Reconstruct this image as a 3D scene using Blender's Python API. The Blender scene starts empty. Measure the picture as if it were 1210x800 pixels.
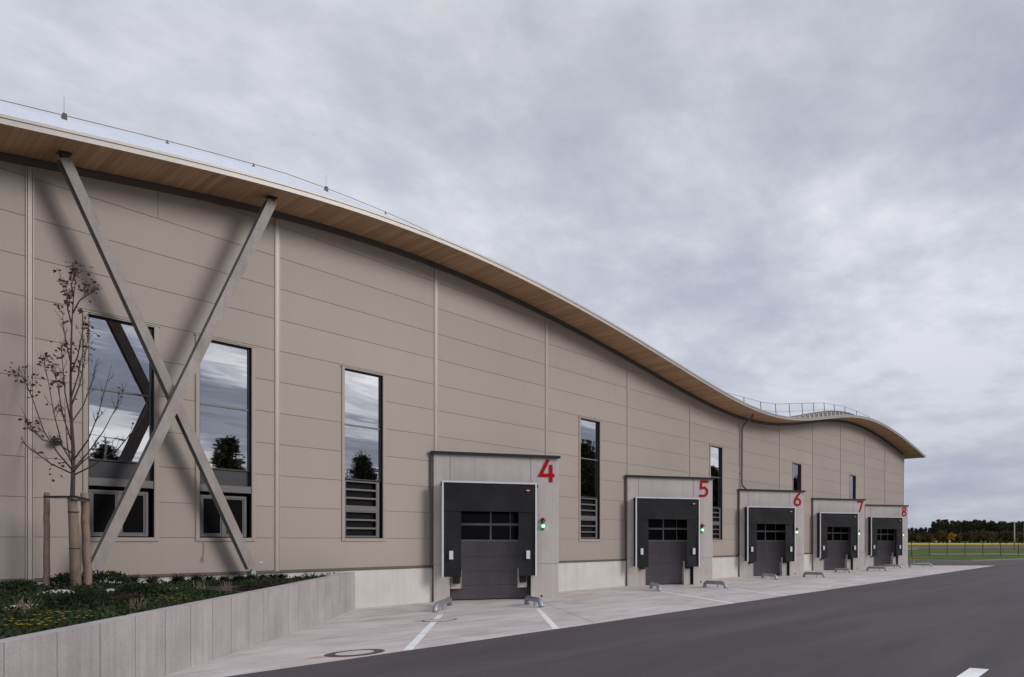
import bpy, math, random
from mathutils import Vector, Matrix, noise
R = random.Random(7)
C = bpy.context.scene.collection
PI = math.pi
ZC = 2.45            # eye height above the dock apron
CAMD = 23.837        # camera distance from the long facade
AL = 0.6252          # heading of the camera against the facade normal
F = 794.8 / 1210.0
CX, CY, FP = 801.35, 639.62, 794.8   # principal point and focal length in photo pixels
CAMS = -4.985        # camera position along the facade
KZ = 1.2457
S0 = -0.684          # first facade joint
PHI = 0.6235         # the docks stand at about 26 degrees to the facade


# ------------------------------------------------------------------ helpers
def W(s, d, z):
    """s along the facade, d out from it, z up from the apron"""
    return Vector((s, -d, z))


class MB:
    def __init__(self):
        self.v = []; self.f = []; self.mi = []; self.m = 0

    def add(self, vs, fs):
        o = len(self.v)
        self.v += [Vector(p) for p in vs]
        for f in fs:
            self.f.append([o + i for i in f]); self.mi.append(self.m)
        return self

    def quad(self, *p):
        return self.add(p, [tuple(range(len(p)))])

    def box(self, x0, x1, y0, y1, z0, z1, bev=0):
        if x1 < x0: x0, x1 = x1, x0
        if y1 < y0: y0, y1 = y1, y0
        if bev:
            b = min(bev, (x1-x0)/2.2, (y1-y0)/2.2, (z1-z0)/2.2)
            vs = []
            for (sx, sy, sz) in [(a, c, e) for a in (0, 1) for c in (0, 1) for e in (0, 1)]:
                X = (x0, x1)[sx]; Y = (y0, y1)[sy]; Z = (z0, z1)[sz]
                ix = X + (b if sx == 0 else -b); iy = Y + (b if sy == 0 else -b); iz = Z + (b if sz == 0 else -b)
                vs += [(X, iy, iz), (ix, Y, iz), (ix, iy, Z)]
            def c(sx, sy, sz, k): return (sx*4+sy*2+sz)*3+k
            fs = []
            for t in (0, 1):
                q = [c(t,0,0,0), c(t,1,0,0), c(t,1,1,0), c(t,0,1,0)]; fs.append(q if t else q[::-1])
                q = [c(0,t,0,1), c(1,t,0,1), c(1,t,1,1), c(0,t,1,1)]; fs.append(q[::-1] if t else q)
                q = [c(0,0,t,2), c(1,0,t,2), c(1,1,t,2), c(0,1,t,2)]; fs.append(q if t else q[::-1])
            for a in (0, 1):
                for e in (0, 1):
                    fs.append([c(a,e,0,0), c(a,e,0,1), c(a,e,1,1), c(a,e,1,0)])
                    fs.append([c(a,0,e,0), c(a,0,e,2), c(a,1,e,2), c(a,1,e,0)])
                    fs.append([c(0,a,e,1), c(0,a,e,2), c(1,a,e,2), c(1,a,e,1)])
            for a in (0, 1):
                for e in (0, 1):
                    for g in (0, 1):
                        fs.append([c(a,e,g,0), c(a,e,g,1), c(a,e,g,2)])
            return self.add(vs, fs)
        vs = [(x0,y0,z0),(x1,y0,z0),(x1,y1,z0),(x0,y1,z0),(x0,y0,z1),(x1,y0,z1),(x1,y1,z1),(x0,y1,z1)]
        return self.add(vs, [(0,3,2,1),(4,5,6,7),(0,1,5,4),(1,2,6,5),(2,3,7,6),(3,0,4,7)])

    def prism(self, poly, z0, z1):
        n = len(poly)
        vs = [(x, y, z0) for x, y in poly] + [(x, y, z1) for x, y in poly]
        fs = [tuple(range(n))[::-1], tuple(range(n, 2*n))] + [(i, (i+1) % n, n+(i+1) % n, n+i) for i in range(n)]
        return self.add(vs, fs)

    def beam(self, p0, p1, w, h, up=(0, 0, 1)):
        p0 = Vector(p0); p1 = Vector(p1); t = (p1-p0).normalized()
        a = t.cross(Vector(up)).normalized(); b = a.cross(t).normalized()
        vs = []
        for p in (p0, p1):
            for (i, j) in ((-1,-1),(1,-1),(1,1),(-1,1)):
                vs.append(p + a*(w/2*i) + b*(h/2*j))
        return self.add(vs, [(0,3,2,1),(4,5,6,7),(0,1,5,4),(1,2,6,5),(2,3,7,6),(3,0,4,7)])

    def tube(self, path, r, n=8, cap=True):
        path = [Vector(p) for p in path]
        rr = r if isinstance(r, (list, tuple)) else [r]*len(path)
        o = len(self.v); prev = None
        for i, p in enumerate(path):
            t = (path[min(i+1, len(path)-1)] - path[max(i-1, 0)]).normalized()
            if prev is None:
                a = t.cross(Vector((0, 0, 1)))
                if a.length < .1: a = t.cross(Vector((0, 1, 0)))
                a.normalize()
            else:
                a = (prev - t*prev.dot(t)).normalized()
            prev = a; b = t.cross(a)
            for k in range(n):
                g = 2*PI*k/n
                self.v.append(p + (a*math.cos(g) + b*math.sin(g))*rr[i])
        for i in range(len(path)-1):
            for k in range(n):
                k2 = (k+1) % n
                self.f.append([o+i*n+k, o+i*n+k2, o+(i+1)*n+k2, o+(i+1)*n+k]); self.mi.append(self.m)
        if cap:
            self.f.append([o+k for k in range(n)][::-1]); self.mi.append(self.m)
            e = o+(len(path)-1)*n
            self.f.append([e+k for k in range(n)]); self.mi.append(self.m)
        return self

    def build(self, name, mat, parent=None, org=None, local=False, smooth=False):
        if org is None:
            org = Vector((0, 0, 0))
        org = Vector(org)
        if parent is not None and not local:
            q = parent; org = Vector((0, 0, 0))
            while q is not None:
                org = org + q.location; q = q.parent
        me = bpy.data.meshes.new(name)
        me.from_pydata([tuple(v-org) for v in self.v], [], self.f)
        mats = mat if isinstance(mat, (list, tuple)) else [mat]
        for m in mats: me.materials.append(m)
        if len(mats) > 1:
            me.polygons.foreach_set('material_index', self.mi)
        if smooth:
            me.polygons.foreach_set('use_smooth', [True]*len(me.polygons))
        me.update()
        o = bpy.data.objects.new(name, me); C.objects.link(o)
        if parent is not None: o.parent = parent
        else: o.location = org
        return o


def tag(o, label=None, cat=None, group=None, kind=None):
    if label: o['label'] = label
    if cat: o['category'] = cat
    if group: o['group'] = group
    if kind: o['kind'] = kind
    return o


def empty(name, loc, rz=0, parent=None):
    o = bpy.data.objects.new(name, None); C.objects.link(o)
    o.location = loc; o.rotation_euler = (0, 0, rz); o.empty_display_size = .3
    if parent: o.parent = parent
    return o


def dup(root, loc, rz=0, sc=1.0, label=None):
    r = root.copy(); C.objects.link(r); r.location = loc; r.rotation_euler = (0, 0, rz); r.scale = (sc,)*3
    if label: r['label'] = label
    for ch in list(root.children):
        c = ch.copy(); C.objects.link(c); c.parent = r
        for g in list(ch.children):
            e = g.copy(); C.objects.link(e); e.parent = c
    return r


# ---------------------------------------------------------------- materials
def newmat(name, col, rough=.6, metal=0.0, spec=.5):
    m = bpy.data.materials.new(name); m.use_nodes = True
    b = m.node_tree.nodes['Principled BSDF']
    b.inputs['Base Color'].default_value = (*col, 1)
    b.inputs['Roughness'].default_value = rough
    b.inputs['Metallic'].default_value = metal
    b.inputs['Specular IOR Level'].default_value = spec
    return m


class NT:
    def __init__(self, m):
        self.t = m.node_tree; self.n = self.t.nodes; self.b = self.n.get('Principled BSDF')

    def new(self, ty, **k):
        x = self.n.new(ty)
        for a, v in k.items(): setattr(x, a, v)
        return x

    def link(self, a, b): self.t.links.new(a, b)

    def pos(self, scale=(1, 1, 1), rot=(0, 0, 0), obj=False):
        if obj:
            g = self.new('ShaderNodeTexCoord').outputs['Object']
        else:
            g = self.new('ShaderNodeNewGeometry').outputs['Position']
        mp = self.new('ShaderNodeMapping')
        mp.inputs['Scale'].default_value = scale; mp.inputs['Rotation'].default_value = rot
        self.link(g, mp.inputs['Vector']); return mp.outputs[0]

    def noise(self, vec, scale=1, detail=4, rough=.55, dist=0):
        x = self.new('ShaderNodeTexNoise')
        x.inputs['Scale'].default_value = scale; x.inputs['Detail'].default_value = detail
        x.inputs['Roughness'].default_value = rough; x.inputs['Distortion'].default_value = dist
        self.link(vec, x.inputs['Vector']); return x.outputs['Fac']

    def ramp(self, fac, stops):
        x = self.new('ShaderNodeValToRGB'); e = x.color_ramp.elements
        while len(e) < len(stops): e.new(.5)
        for i, (p, c) in enumerate(stops):
            e[i].position = p; e[i].color = (*c, 1) if len(c) == 3 else c
        self.link(fac, x.inputs[0]); return x.outputs[0]

    def mix(self, a, b, fac, mode='MIX'):
        x = self.new('ShaderNodeMix', data_type='RGBA', blend_type=mode)
        for i, v in ((0, fac), (6, a), (7, b)):
            if isinstance(v, (int, float)): x.inputs[i].default_value = v
            elif isinstance(v, tuple): x.inputs[i].default_value = (*v, 1)
            else: self.link(v, x.inputs[i])
        return x.outputs[2]

    def math(self, op, a, b=0, c=None):
        x = self.new('ShaderNodeMath', operation=op)
        for i, v in enumerate((a, b) if c is None else (a, b, c)):
            if isinstance(v, (int, float)): x.inputs[i].default_value = v
            else: self.link(v, x.inputs[i])
        return x.outputs[0]

    def bump(self, h, strength=.2, dist=.01):
        x = self.new('ShaderNodeBump'); x.inputs['Strength'].default_value = strength
        x.inputs['Distance'].default_value = dist
        self.link(h, x.inputs['Height']); self.link(x.outputs[0], self.b.inputs['Normal'])


def grey(v): return (v, v, v)


def noisy(name, col, rough=.7, var=.18, scale=1.5, fine=30, bump=.15, streak=None, metal=0, spec=.4, tint=None):
    m = newmat(name, col, rough, metal, spec); t = NT(m)
    p = t.pos()
    a = t.ramp(t.noise(p, scale, 6, .6), [(.3, grey(1-var)), (.7, grey(1+var*.6))])
    b = t.ramp(t.noise(p, fine, 3, .6), [(.3, grey(1-var*.5)), (.7, grey(1+var*.4))])
    c = t.mix(a, b, 1.0, 'MULTIPLY')
    if streak:
        q = t.pos((streak, streak, .25))
        c = t.mix(c, t.ramp(t.noise(q, 1, 5, .7), [(.35, grey(1-var*.8)), (.65, grey(1+var*.3))]), 1.0, 'MULTIPLY')
    c = t.mix(c, col, 1.0, 'MULTIPLY')
    if tint:
        c = t.mix(c, tint, t.math('MULTIPLY', t.ramp(t.noise(p, scale*.6, 4), [(.5, grey(0)), (.75, grey(1))]), .5))
    t.link(c, t.b.inputs['Base Color'])
    if bump: t.bump(t.noise(p, fine*3, 4), bump, .01)
    return m


M = {}
# cladding: coated sandwich panels, every panel a hair different
m = newmat('cladding', (.348, .292, .256), .5, 0, .35); t = NT(m); M['clad'] = m
g = t.new('ShaderNodeNewGeometry').outputs['Position']
sx = t.new('ShaderNodeSeparateXYZ'); t.link(g, sx.inputs[0])
row = t.math('FLOOR', t.math('DIVIDE', t.math('ADD', sx.outputs[2], -2.56 + 103.6), 1.036)); colm = t.math('FLOOR', t.math('DIVIDE', t.math('ADD', sx.outputs[0], .683+60), 6))
cx = t.new('ShaderNodeCombineXYZ'); t.link(row, cx.inputs[0]); t.link(colm, cx.inputs[1])
wn = t.new('ShaderNodeTexWhiteNoise'); t.link(cx.outputs[0], wn.inputs['Vector'])
pv = t.ramp(wn.outputs['Value'], [(0, (.945, .95, .955)), (1, (1.035, 1.035, 1.03))])
big = t.ramp(t.noise(t.pos((1, 1, .5)), .35, 4), [(.3, grey(.96)), (.7, grey(1.03))])
st = t.ramp(t.noise(t.pos((5, 5, .22)), 1, 4, .6), [(.3, grey(.982)), (.7, grey(1.012))])
c = t.mix(t.mix(t.mix(pv, big, 1., 'MULTIPLY'), st, 1., 'MULTIPLY'), (.348, .292, .256), 1., 'MULTIPLY')
# light splash dirt above the plinth
dz = t.math('MULTIPLY', t.ramp(t.math('MULTIPLY', t.math('SUBTRACT', sx.outputs[2], 1.4), 1.1), [(0, grey(1)), (1, grey(0))]), t.noise(t.pos((3, 3, 1)), 1.5, 5))
c = t.mix(c, (.25, .215, .19), t.math('MULTIPLY', dz, .35))
t.link(c, t.b.inputs['Base Color'])
t.bump(t.math('ADD', t.noise(t.pos((.6, .6, .9)), 1.3, 3), t.math('MULTIPLY', t.noise(t.pos((1, 1, 1)), 60, 2), .03)), .12, .02)
M['cladtrim'] = noisy('cladding_trim', (.345, .288, .25), .45, .06, 1.0, 20, 0)
M['strip'] = noisy('joint_cover', (.40, .348, .308), .4, .06, .8, 10, 0, metal=.1)
M['groove'] = newmat('groove', (.18, .15, .13), .8)
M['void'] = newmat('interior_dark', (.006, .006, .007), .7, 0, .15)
M['antra'] = noisy('anthracite_metal', (.022, .023, .028), .42, .1, 1.5, 40, 0)
M['frame'] = noisy('grey_window_frame', (.13, .122, .125), .42, .08, 1.5, 30, 0)
M['flash'] = noisy('dark_flashing', (.055, .05, .05), .5, .1, 2, 30, 0)
M['gutter'] = noisy('brown_gap_trim', (.105, .086, .073), .6, .1, 2, 30, 0)
M['fascia'] = noisy('light_fascia_metal', (.37, .345, .335), .42, .08, .5, 6, 0, metal=.2)
M['rooftop'] = noisy('pale_roof_sheet', (.72, .74, .8), .3, .05, .4, 4, 0, metal=.25)
M['upst'] = noisy('grey_roof_sheet', (.60, .64, .73), .35, .05, .4, 4, 0, metal=.2)
M['conc'] = noisy('portal_concrete', (.54, .488, .465), .75, .10, .9, 22, .25, streak=5, tint=(.42, .385, .37))
M['plinth'] = noisy('plinth_concrete', (.58, .54, .52), .75, .10, .8, 25, .2, streak=4, tint=(.38, .36, .35))
M['platel'] = noisy('pale_steel_plate', (.5, .49, .48), .5, .1, 2, 20, 0)
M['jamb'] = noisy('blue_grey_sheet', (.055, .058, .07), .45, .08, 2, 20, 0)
M['white'] = noisy('white_metal_trim', (.68, .68, .72), .4, .04, 1, 20, 0)
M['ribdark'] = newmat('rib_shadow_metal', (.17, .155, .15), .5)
M['black'] = noisy('black_shelter_fabric', (.0095, .009, .0115), .7, .38, 1.3, 25, .25)
M['rubber'] = noisy('black_rubber', (.011, .011, .012), .6, .2, 5, 40, .2)
M['door'] = noisy('grey_door_panel', (.125, .108, .118), .5, .16, 1.1, 30, .1, streak=3)
M['doorframe'] = noisy('door_window_bar', (.21, .2, .21), .45, .06, 2, 30, 0)
M['red'] = newmat('red_paint', (.40, .006, .012), .6, 0, .15)
M['galv'] = noisy('galvanised_steel', (.36, .38, .41), .42, .16, 5, 40, .05, metal=.65)
M['steelbeam'] = noisy('painted_beam', (.31, .27, .25), .55, .22, 1.4, 18, .1, streak=3)
M['paint'] = noisy('white_road_paint', (.82, .81, .80), .6, .22, 2.2, 40, .2)
M['rust'] = noisy('rusty_iron', (.105, .052, .03), .7, .3, 6, 60, .3)
M['coverconc'] = noisy('cover_concrete', (.5, .47, .45), .8, .15, 4, 40, .2)
M['stake'] = noisy('peeled_wood_stake', (.25, .175, .13), .75, .25, 5, 40, .35, streak=18)
M['reed'] = noisy('reed_mat', (.24, .175, .13), .8, .3, 4, 60, .5, streak=60)
M['strap'] = newmat('dark_strap', (.03, .025, .025), .7)
M['bark'] = noisy('bark', (.06, .048, .042), .85, .3, 8, 50, .4)
M['leaf'] = newmat('autumn_leaf', (.075, .032, .018), .7)
M['stone'] = noisy('pale_stone', (.42, .37, .33), .85, .2, 6, 30, .4)
M['soil'] = noisy('bark_mulch', (.05, .038, .03), .95, .5, 5, 40, .8)
M['yellow'] = newmat('yellow_flower', (.5, .32, .015), .6)
M['bollard_y'] = newmat('bollard_yellow', (.6, .33, .01), .5)
M['fence'] = newmat('fence_green_black', (.02, .024, .022), .5)
M['pole'] = noisy('concrete_pole', (.42, .41, .4), .8, .1, 2, 20, 0)
M['glasslamp'] = newmat('lamp_glass_dark', (.02, .02, .02), .2)
m = newmat('red_lens', (.25, .03, .01), .2); M['redlens'] = m
m = newmat('green_lamp', (.05, .8, .2), .3); M['green'] = m
b = m.node_tree.nodes['Principled BSDF']; b.inputs['Emission Color'].default_value = (.08, 1, .25, 1); b.inputs['Emission Strength'].default_value = 1.8
m = newmat('green_lamp_core', (.6, 1, .75), .3); M['greencore'] = m
b = m.node_tree.nodes['Principled BSDF']; b.inputs['Emission Color'].default_value = (.55, 1, .7, 1); b.inputs['Emission Strength'].default_value = 2.8
# coated, slightly wavy mirror glass
m = newmat('coated_glass', (.42, .435, .47), .015, 1.0); t = NT(m); M['glass'] = m
t.bump(t.noise(t.pos((.35, .35, 2.2)), 1.0, 2, .4), .05, .05)
m = newmat('dark_glass', (.006, .006, .007), .12, 0, .12); M['dglass'] = m
# wood soffit: boards running out from the wall
m = newmat('soffit_boards', (.3, .18, .1), .65); t = NT(m); M['wood'] = m
g = t.new('ShaderNodeNewGeometry').outputs['Position']
sx = t.new('ShaderNodeSeparateXYZ'); t.link(g, sx.inputs[0])
bd = t.math('MULTIPLY', sx.outputs[0], 1/.16)
wn = t.new('ShaderNodeTexWhiteNoise', noise_dimensions='1D'); t.link(t.math('FLOOR', bd), wn.inputs['W'])
c1 = t.ramp(wn.outputs['Value'], [(0, (.44, .27, .15)), (.5, (.53, .335, .19)), (1, (.60, .39, .23))])
gr = t.ramp(t.noise(t.pos((14, 1.2, 1)), 1, 5, .65), [(.3, grey(.86)), (.7, grey(1.08))])
c1 = t.mix(c1, gr, 1., 'MULTIPLY')
fr = t.math('FRACT', bd)
ed = t.math('MINIMUM', fr, t.math('SUBTRACT', 1, fr))
gap = t.ramp(ed, [(.0, grey(.5)), (.05, grey(1))])
t.link(t.mix(c1, gap, 1., 'MULTIPLY'), t.b.inputs['Base Color'])
# yard concrete
m = newmat('yard_concrete', (.4, .37, .35), .8, 0, .3); t = NT(m); M['yard'] = m
p = t.pos()
a = t.ramp(t.noise(p, .45, 7, .62, .6), [(.3, (.43, .38, .36)), (.5, (.53, .475, .452)), (.72, (.62, .57, .545))])
b2 = t.ramp(t.noise(t.pos((.35, 1.6, 1)), 1.1, 6, .7, 1.2), [(.34, grey(.74)), (.5, grey(1.0)), (.7, grey(1.06))])
f3 = t.ramp(t.noise(p, 55, 3, .7), [(.3, grey(.88)), (.7, grey(1.08))])
c = t.mix(t.mix(a, b2, 1., 'MULTIPLY'), f3, 1., 'MULTIPLY')
dark = t.ramp(t.noise(t.pos((1, 1.4, 1)), 1.3, 5, .75), [(.62, grey(0)), (.78, grey(1))])
c = t.mix(c, (.24, .21, .19), t.math('MULTIPLY', dark, .6))
# rusty run-off beside the covers
def blot(x, y, r, k):
    vm = t.new('ShaderNodeVectorMath', operation='DISTANCE'); mp = t.new('ShaderNodeMapping'); mp.inputs['Scale'].default_value = (1, 1, 0)
    t.link(t.new('ShaderNodeNewGeometry').outputs['Position'], mp.inputs['Vector']); t.link(mp.outputs[0], vm.inputs[0]); vm.inputs[1].default_value = (x, y, 0)
    dd = t.math('ADD', t.math('DIVIDE', vm.outputs['Value'], r), t.math('MULTIPLY', t.noise(t.pos(), 5, 4), .9))
    return t.math('MULTIPLY', t.ramp(dd, [(.45, grey(1)), (1.0, grey(0))]), k)
c = t.mix(c, (.26, .14, .075), blot(1.22, -11.1, .5, .9))
c = t.mix(c, (.24, .15, .09), blot(6.75, -6.0, .6, .6))
t.link(c, t.b.inputs['Base Color']); t.bump(t.noise(p, 90, 4), .25, .006)
# asphalt
m = newmat('asphalt', (.08, .07, .08), .82, 0, .35); t = NT(m); M['asphalt'] = m
p = t.pos()
a = t.ramp(t.noise(t.pos((.25, 1.2, 1), (0, 0, .25)), .5, 6, .6, .8), [(.3, (.058, .0485, .052)), (.5, (.070, .059, .063)), (.72, (.086, .073, .078))])
f3 = t.ramp(t.noise(p, 48, 3, .85), [(.3, grey(.62)), (.7, grey(1.40))])
f4 = t.ramp(t.noise(p, 22, 3, .7), [(.3, grey(.9)), (.7, grey(1.1))])
tk = t.ramp(t.noise(t.pos((.12, 2.6, 1), (0, 0, .12)), 1.0, 4, .6, .5), [(.40, grey(.97)), (.55, grey(1.01))])
ls = t.noise(t.pos((.05, .9, 1), (0, 0, -.1)), 1.0, 5, .7, .3)
wr_ = t.ramp(ls, [(.36, grey(.95)), (.5, grey(1.0)), (.64, grey(1.05))])
oil = t.ramp(t.noise(t.pos((1, 1, 1)), 1.1, 6, .8), [(.66, grey(0)), (.74, grey(1))])
ac = t.mix(t.mix(t.mix(t.mix(a, f3, 1., 'MULTIPLY'), f4, 1., 'MULTIPLY'), tk, 1., 'MULTIPLY'), wr_, 1., 'MULTIPLY')
ac = t.mix(ac, (.045, .04, .043), t.math('MULTIPLY', oil, .4))
t.link(ac, t.b.inputs['Base Color']); t.bump(t.noise(p, 140, 3), .5, .006)
# grass land
def field(name, c0, c1, c2, sc):
    m = newmat(name, c1, .95, 0, .1); t = NT(m)
    a = t.ramp(t.noise(t.pos(), sc, 8, .7), [(.3, c0), (.5, c1), (.7, c2)])
    b = t.ramp(t.noise(t.pos(), sc*14, 4, .7), [(.3, grey(.7)), (.7, grey(1.25))])
    t.link(t.mix(a, b, 1., 'MULTIPLY'), t.b.inputs['Base Color']); return m
M['grass'] = field('meadow_grass', (.035, .062, .01), (.065, .10, .018), (.14, .14, .045), .16)
M['rough'] = field('stubble', (.09, .065, .05), (.14, .105, .085), (.17, .15, .11), .06)
M['mustard'] = field('mustard_field', (.45, .34, .02), (.55, .43, .03), (.5, .42, .05), .05)
M['track'] = field('gravel_track', (.2, .18, .17), (.27, .245, .23), (.3, .28, .26), .3)


def foliage(name, cols):
    m = newmat(name, cols[1], .85, 0, .1); t = NT(m)
    oi = t.new('ShaderNodeObjectInfo').outputs['Random']
    a = t.ramp(t.noise(t.pos(obj=True), 1.3, 4, .7), [(.3, cols[0]), (.5, cols[1]), (.7, cols[2])])
    k = t.ramp(oi, [(0, (.62, .66, .6)), (.6, (1, 1, 1)), (1, (1.5, 1.35, 1.15))])
    t.link(t.mix(a, k, 1., 'MULTIPLY'), t.b.inputs['Base Color']); return m
M['pine'] = foliage('pine_needles', [(.03, .034, .022), (.05, .052, .034), (.075, .07, .045)])
M['mixed'] = foliage('mixed_leaves', [(.045, .042, .024), (.075, .066, .036), (.11, .085, .045)])
M['autumn'] = foliage('golden_leaves', [(.17, .10, .03), (.28, .17, .045), (.36, .23, .06)])
M['cover'] = foliage('ground_cover', [(.016, .026, .011), (.029, .044, .018), (.058, .070, .032)])
M['heather'] = foliage('heather', [(.03, .018, .022), (.045, .025, .03), (.06, .04, .04)])
M['tuft'] = foliage('grass_tuft', [(.02, .028, .018), (.035, .045, .028), (.07, .075, .045)])


# ------------------------------------------------------------------- ground
PD = [(-5000, 0), (-60, 0), (3.85, 0), (11.93, .32), (24, .66), (45, .68), (5000, .68)]
PS = [(-3000, 0), (-300, 0), (-40, 0), (20, 0), (60, 0), (90, 0), (150, 0), (200, .1), (260, .45), (320, .8), (420, .9), (700, .9), (6000, .9)]


def lerp(tab, x):
    if x <= tab[0][0]: return tab[0][1]
    for (a, b), (c, d) in zip(tab, tab[1:]):
        if x <= c: return b + (d-b)*(x-a)/(c-a)
    return tab[-1][1]


def gz(s, d): return lerp(PD, d) + lerp(PS, s)


def clip(poly, a, b, c):   # keep a*x+b*y<=c
    out = []
    for i in range(len(poly)):
        p = poly[i]; q = poly[(i+1) % len(poly)]
        fp = a*p[0]+b*p[1]-c; fq = a*q[0]+b*q[1]-c
        if fp <= 0: out.append(p)
        if (fp < 0 < fq) or (fq < 0 < fp):
            k = fp/(fp-fq); out.append((p[0]+(q[0]-p[0])*k, p[1]+(q[1]-p[1])*k))
    return out


def sheet(name, poly, mat, zo, label=None, kind='structure', parent=None, extra_s=(), cat=None):
    """convex polygon in (s,d) draped over the terrain"""
    mb = MB()
    ar = sum(poly[i][0]*poly[(i+1) % len(poly)][1]-poly[(i+1) % len(poly)][0]*poly[i][1] for i in range(len(poly)))
    if ar < 0: poly = poly[::-1]
    ss = sorted(set([x for x, _ in PS] + list(extra_s))); ds = [x for x, _ in PD]
    key = {}
    for s0, s1 in zip(ss, ss[1:]):
        for d0, d1 in zip(ds, ds[1:]):
            c = [(s0, d0), (s1, d0), (s1, d1), (s0, d1)]
            for i in range(len(poly)):
                x0, y0 = poly[i]; x1, y1 = poly[(i+1) % len(poly)]
                a, b = (y1-y0), -(x1-x0)
                c = clip(c, a, b, a*x0+b*y0)
                if len(c) < 3: break
            if len(c) >= 3:
                ids = []
                for (x, y) in c:
                    k = (round(x, 4), round(y, 4))
                    if k not in key:
                        key[k] = len(mb.v); mb.v.append(W(x, y, gz(x, y)+zo))
                    if not ids or ids[-1] != key[k]: ids.append(key[k])
                if ids[0] == ids[-1]: ids.pop()
                if len(ids) >= 3: mb.f.append(ids[::-1]); mb.mi.append(0)
    o = mb.build(name, mat)
    if label or kind: tag(o, label, cat, None, kind)
    return o


def campt(X, Z):   # from camera-aligned ground coordinates to (s, d)
    return (math.sin(AL)*X + math.cos(AL)*Z + CAMS, CAMD + math.cos(AL)*X - math.sin(AL)*Z)


sheet('ground', [(-2900, -4900), (5900, -4900), (5900, 4900), (-2900, 4900)], M['grass'], -.004, 'flat green meadow land reaching to the horizon')
# road: asphalt in front of the yard and round its far end
sheet('road', [(-60, 11.93), (87.5, 11.93), (111.4, 45), (-60, 45)], M['asphalt'], 0.004, 'dark asphalt road running past the loading yard', cat='road')
sheet('road', [(56.0, -8), (81, -8), (82.4, 4.8), (87.5, 11.93), (56.0, 11.93)], M['asphalt'], 0.004, 'asphalt strip behind the far end of the concrete yard', cat='road')
sheet('concrete_yard', [(-8, 0), (66.7, 0), (58.9, 11.93), (-8, 11.93)], M['yard'], 0.008, 'pale stained concrete apron sloping down to the docks')
# thin concrete kerb stone line at the far end of the asphalt
kb = MB()
def kerb(p, q, w=.15, h=.06):
    n = 12
    for i in range(n):
        a = (p[0]+(q[0]-p[0])*i/n, p[1]+(q[1]-p[1])*i/n); b = (p[0]+(q[0]-p[0])*(i+.985)/n, p[1]+(q[1]-p[1])*(i+.985)/n)
        kb.beam(W(*a, gz(*a)+h/2), W(*b, gz(*b)+h/2), w, h+.1)
kerb((81.1, -8), (82.5, 4.8)); kerb((82.5, 4.8), (87.6, 11.93)); kerb((87.6, 11.93), (105, 36))
tag(kb.build('kerb', M['coverconc']), 'low concrete kerb between the asphalt and the meadow', None, None, 'structure')
# joints in the yard
jm = MB()
def groundstrip(mb, p, q, w, zo):
    p = Vector((p[0], p[1])); q = Vector((q[0], q[1])); t = (q-p).normalized(); nn = Vector((-t.y, t.x))*w/2
    cuts = [0, 1]
    for dd in (3.85, 11.93, 24):
        if (p.y-dd)*(q.y-dd) < 0: cuts.append((dd-p.y)/(q.y-p.y))
    cuts.sort()
    for a, b in zip(cuts, cuts[1:]):
        A = p+(q-p)*a; B = p+(q-p)*b
        pts = [A-nn, B-nn, B+nn, A+nn]
        mb.quad(*[W(x.x, x.y, gz(x.x, min(max(x.y, min(A.y, B.y)), max(A.y, B.y)) if abs(A.y-B.y) > .3 else x.y)+zo) for x in pts])
groundstrip(jm, (5.0, 3.86), (63.5, 3.90), .035, .011)
for s in (11.3+1.0, 17.4, 23.3, 29.3, 35.3, 41.3, 47.3, 53.3):
    groundstrip(jm, (s+1.2, 3.95), (s-4.4, 11.88), .016, .011)
tag(jm.build('yard_joint', newmat('joint_dark', (.17, .145, .13), .9)), 'dark expansion joints across the concrete yard', None, None, 'structure')

# painted guide lines and the road dash
lines = [((8.43, 4.49), (2.55, 11.9), 4, 'left', .17), ((11.18, 6.13), (6.5, 11.9), 4, 'right', .16), ((20.91, 4.16), (14.78, 11.9), 5, 'left', .15), ((23.25, 6.58), (18.76, 11.9), 5, 'right', .15),
         ((33.3, 4.2), (26.66, 11.9), 6, 'left', .14), ((36.2, 5.95), (30.5, 11.9), 6, 'right', .14), ((45.3, 4.4), (38.8, 11.9), 7, 'left', .14), ((48.0, 6.1), (42.6, 11.9), 7, 'right', .14),
         ((57.1, 5.1), (51.2, 11.9), 8, 'left', .14)]
for p, q, k, sd, w in lines:
    mb = MB(); groundstrip(mb, p, q, w, .012)
    tag(mb.build('painted_line', M['paint']), 'white painted wheel line starting at the %s tube of dock %d' % (sd, k), 'road marking', 'white guide lines on the yard', 'structure')
mb = MB(); groundstrip(mb, (5.5, 21.67), (-.5, 21.67), .26, .008)
tag(mb.build('lane_marking', M['paint']), 'thick white dash painted on the asphalt in the foreground', 'road marking', None, 'structure')

# far strips of land
def strip(name, z0, z1, mat, zo, label, x0=1000, x1=2600, kind='structure'):
    z0 *= KZ; z1 *= KZ
    pts = [campt((x0-CX)/FP*z0, z0), campt((x1-CX)/FP*z0, z0), campt((x1-CX)/FP*z1, z1), campt((x0-CX)/FP*z1, z1)]
    return sheet(name, pts, mat, zo, label, kind)
strip('gravel_path', 101, 106, M['track'], .0, 'pale gravel track crossing the meadow behind the fence', 1100, 2000)
strip('gravel_path', 160, 200, M['track'], .0, 'pale bare patch beside the building end', 985, 1085)
strip('stubble_field', 170, 250, M['rough'], .01, 'brown stubble field before the mustard')
strip('mustard_field', 250, 398, M['mustard'], .15, 'bright yellow mustard field below the forest', 1000, 2600)

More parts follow.
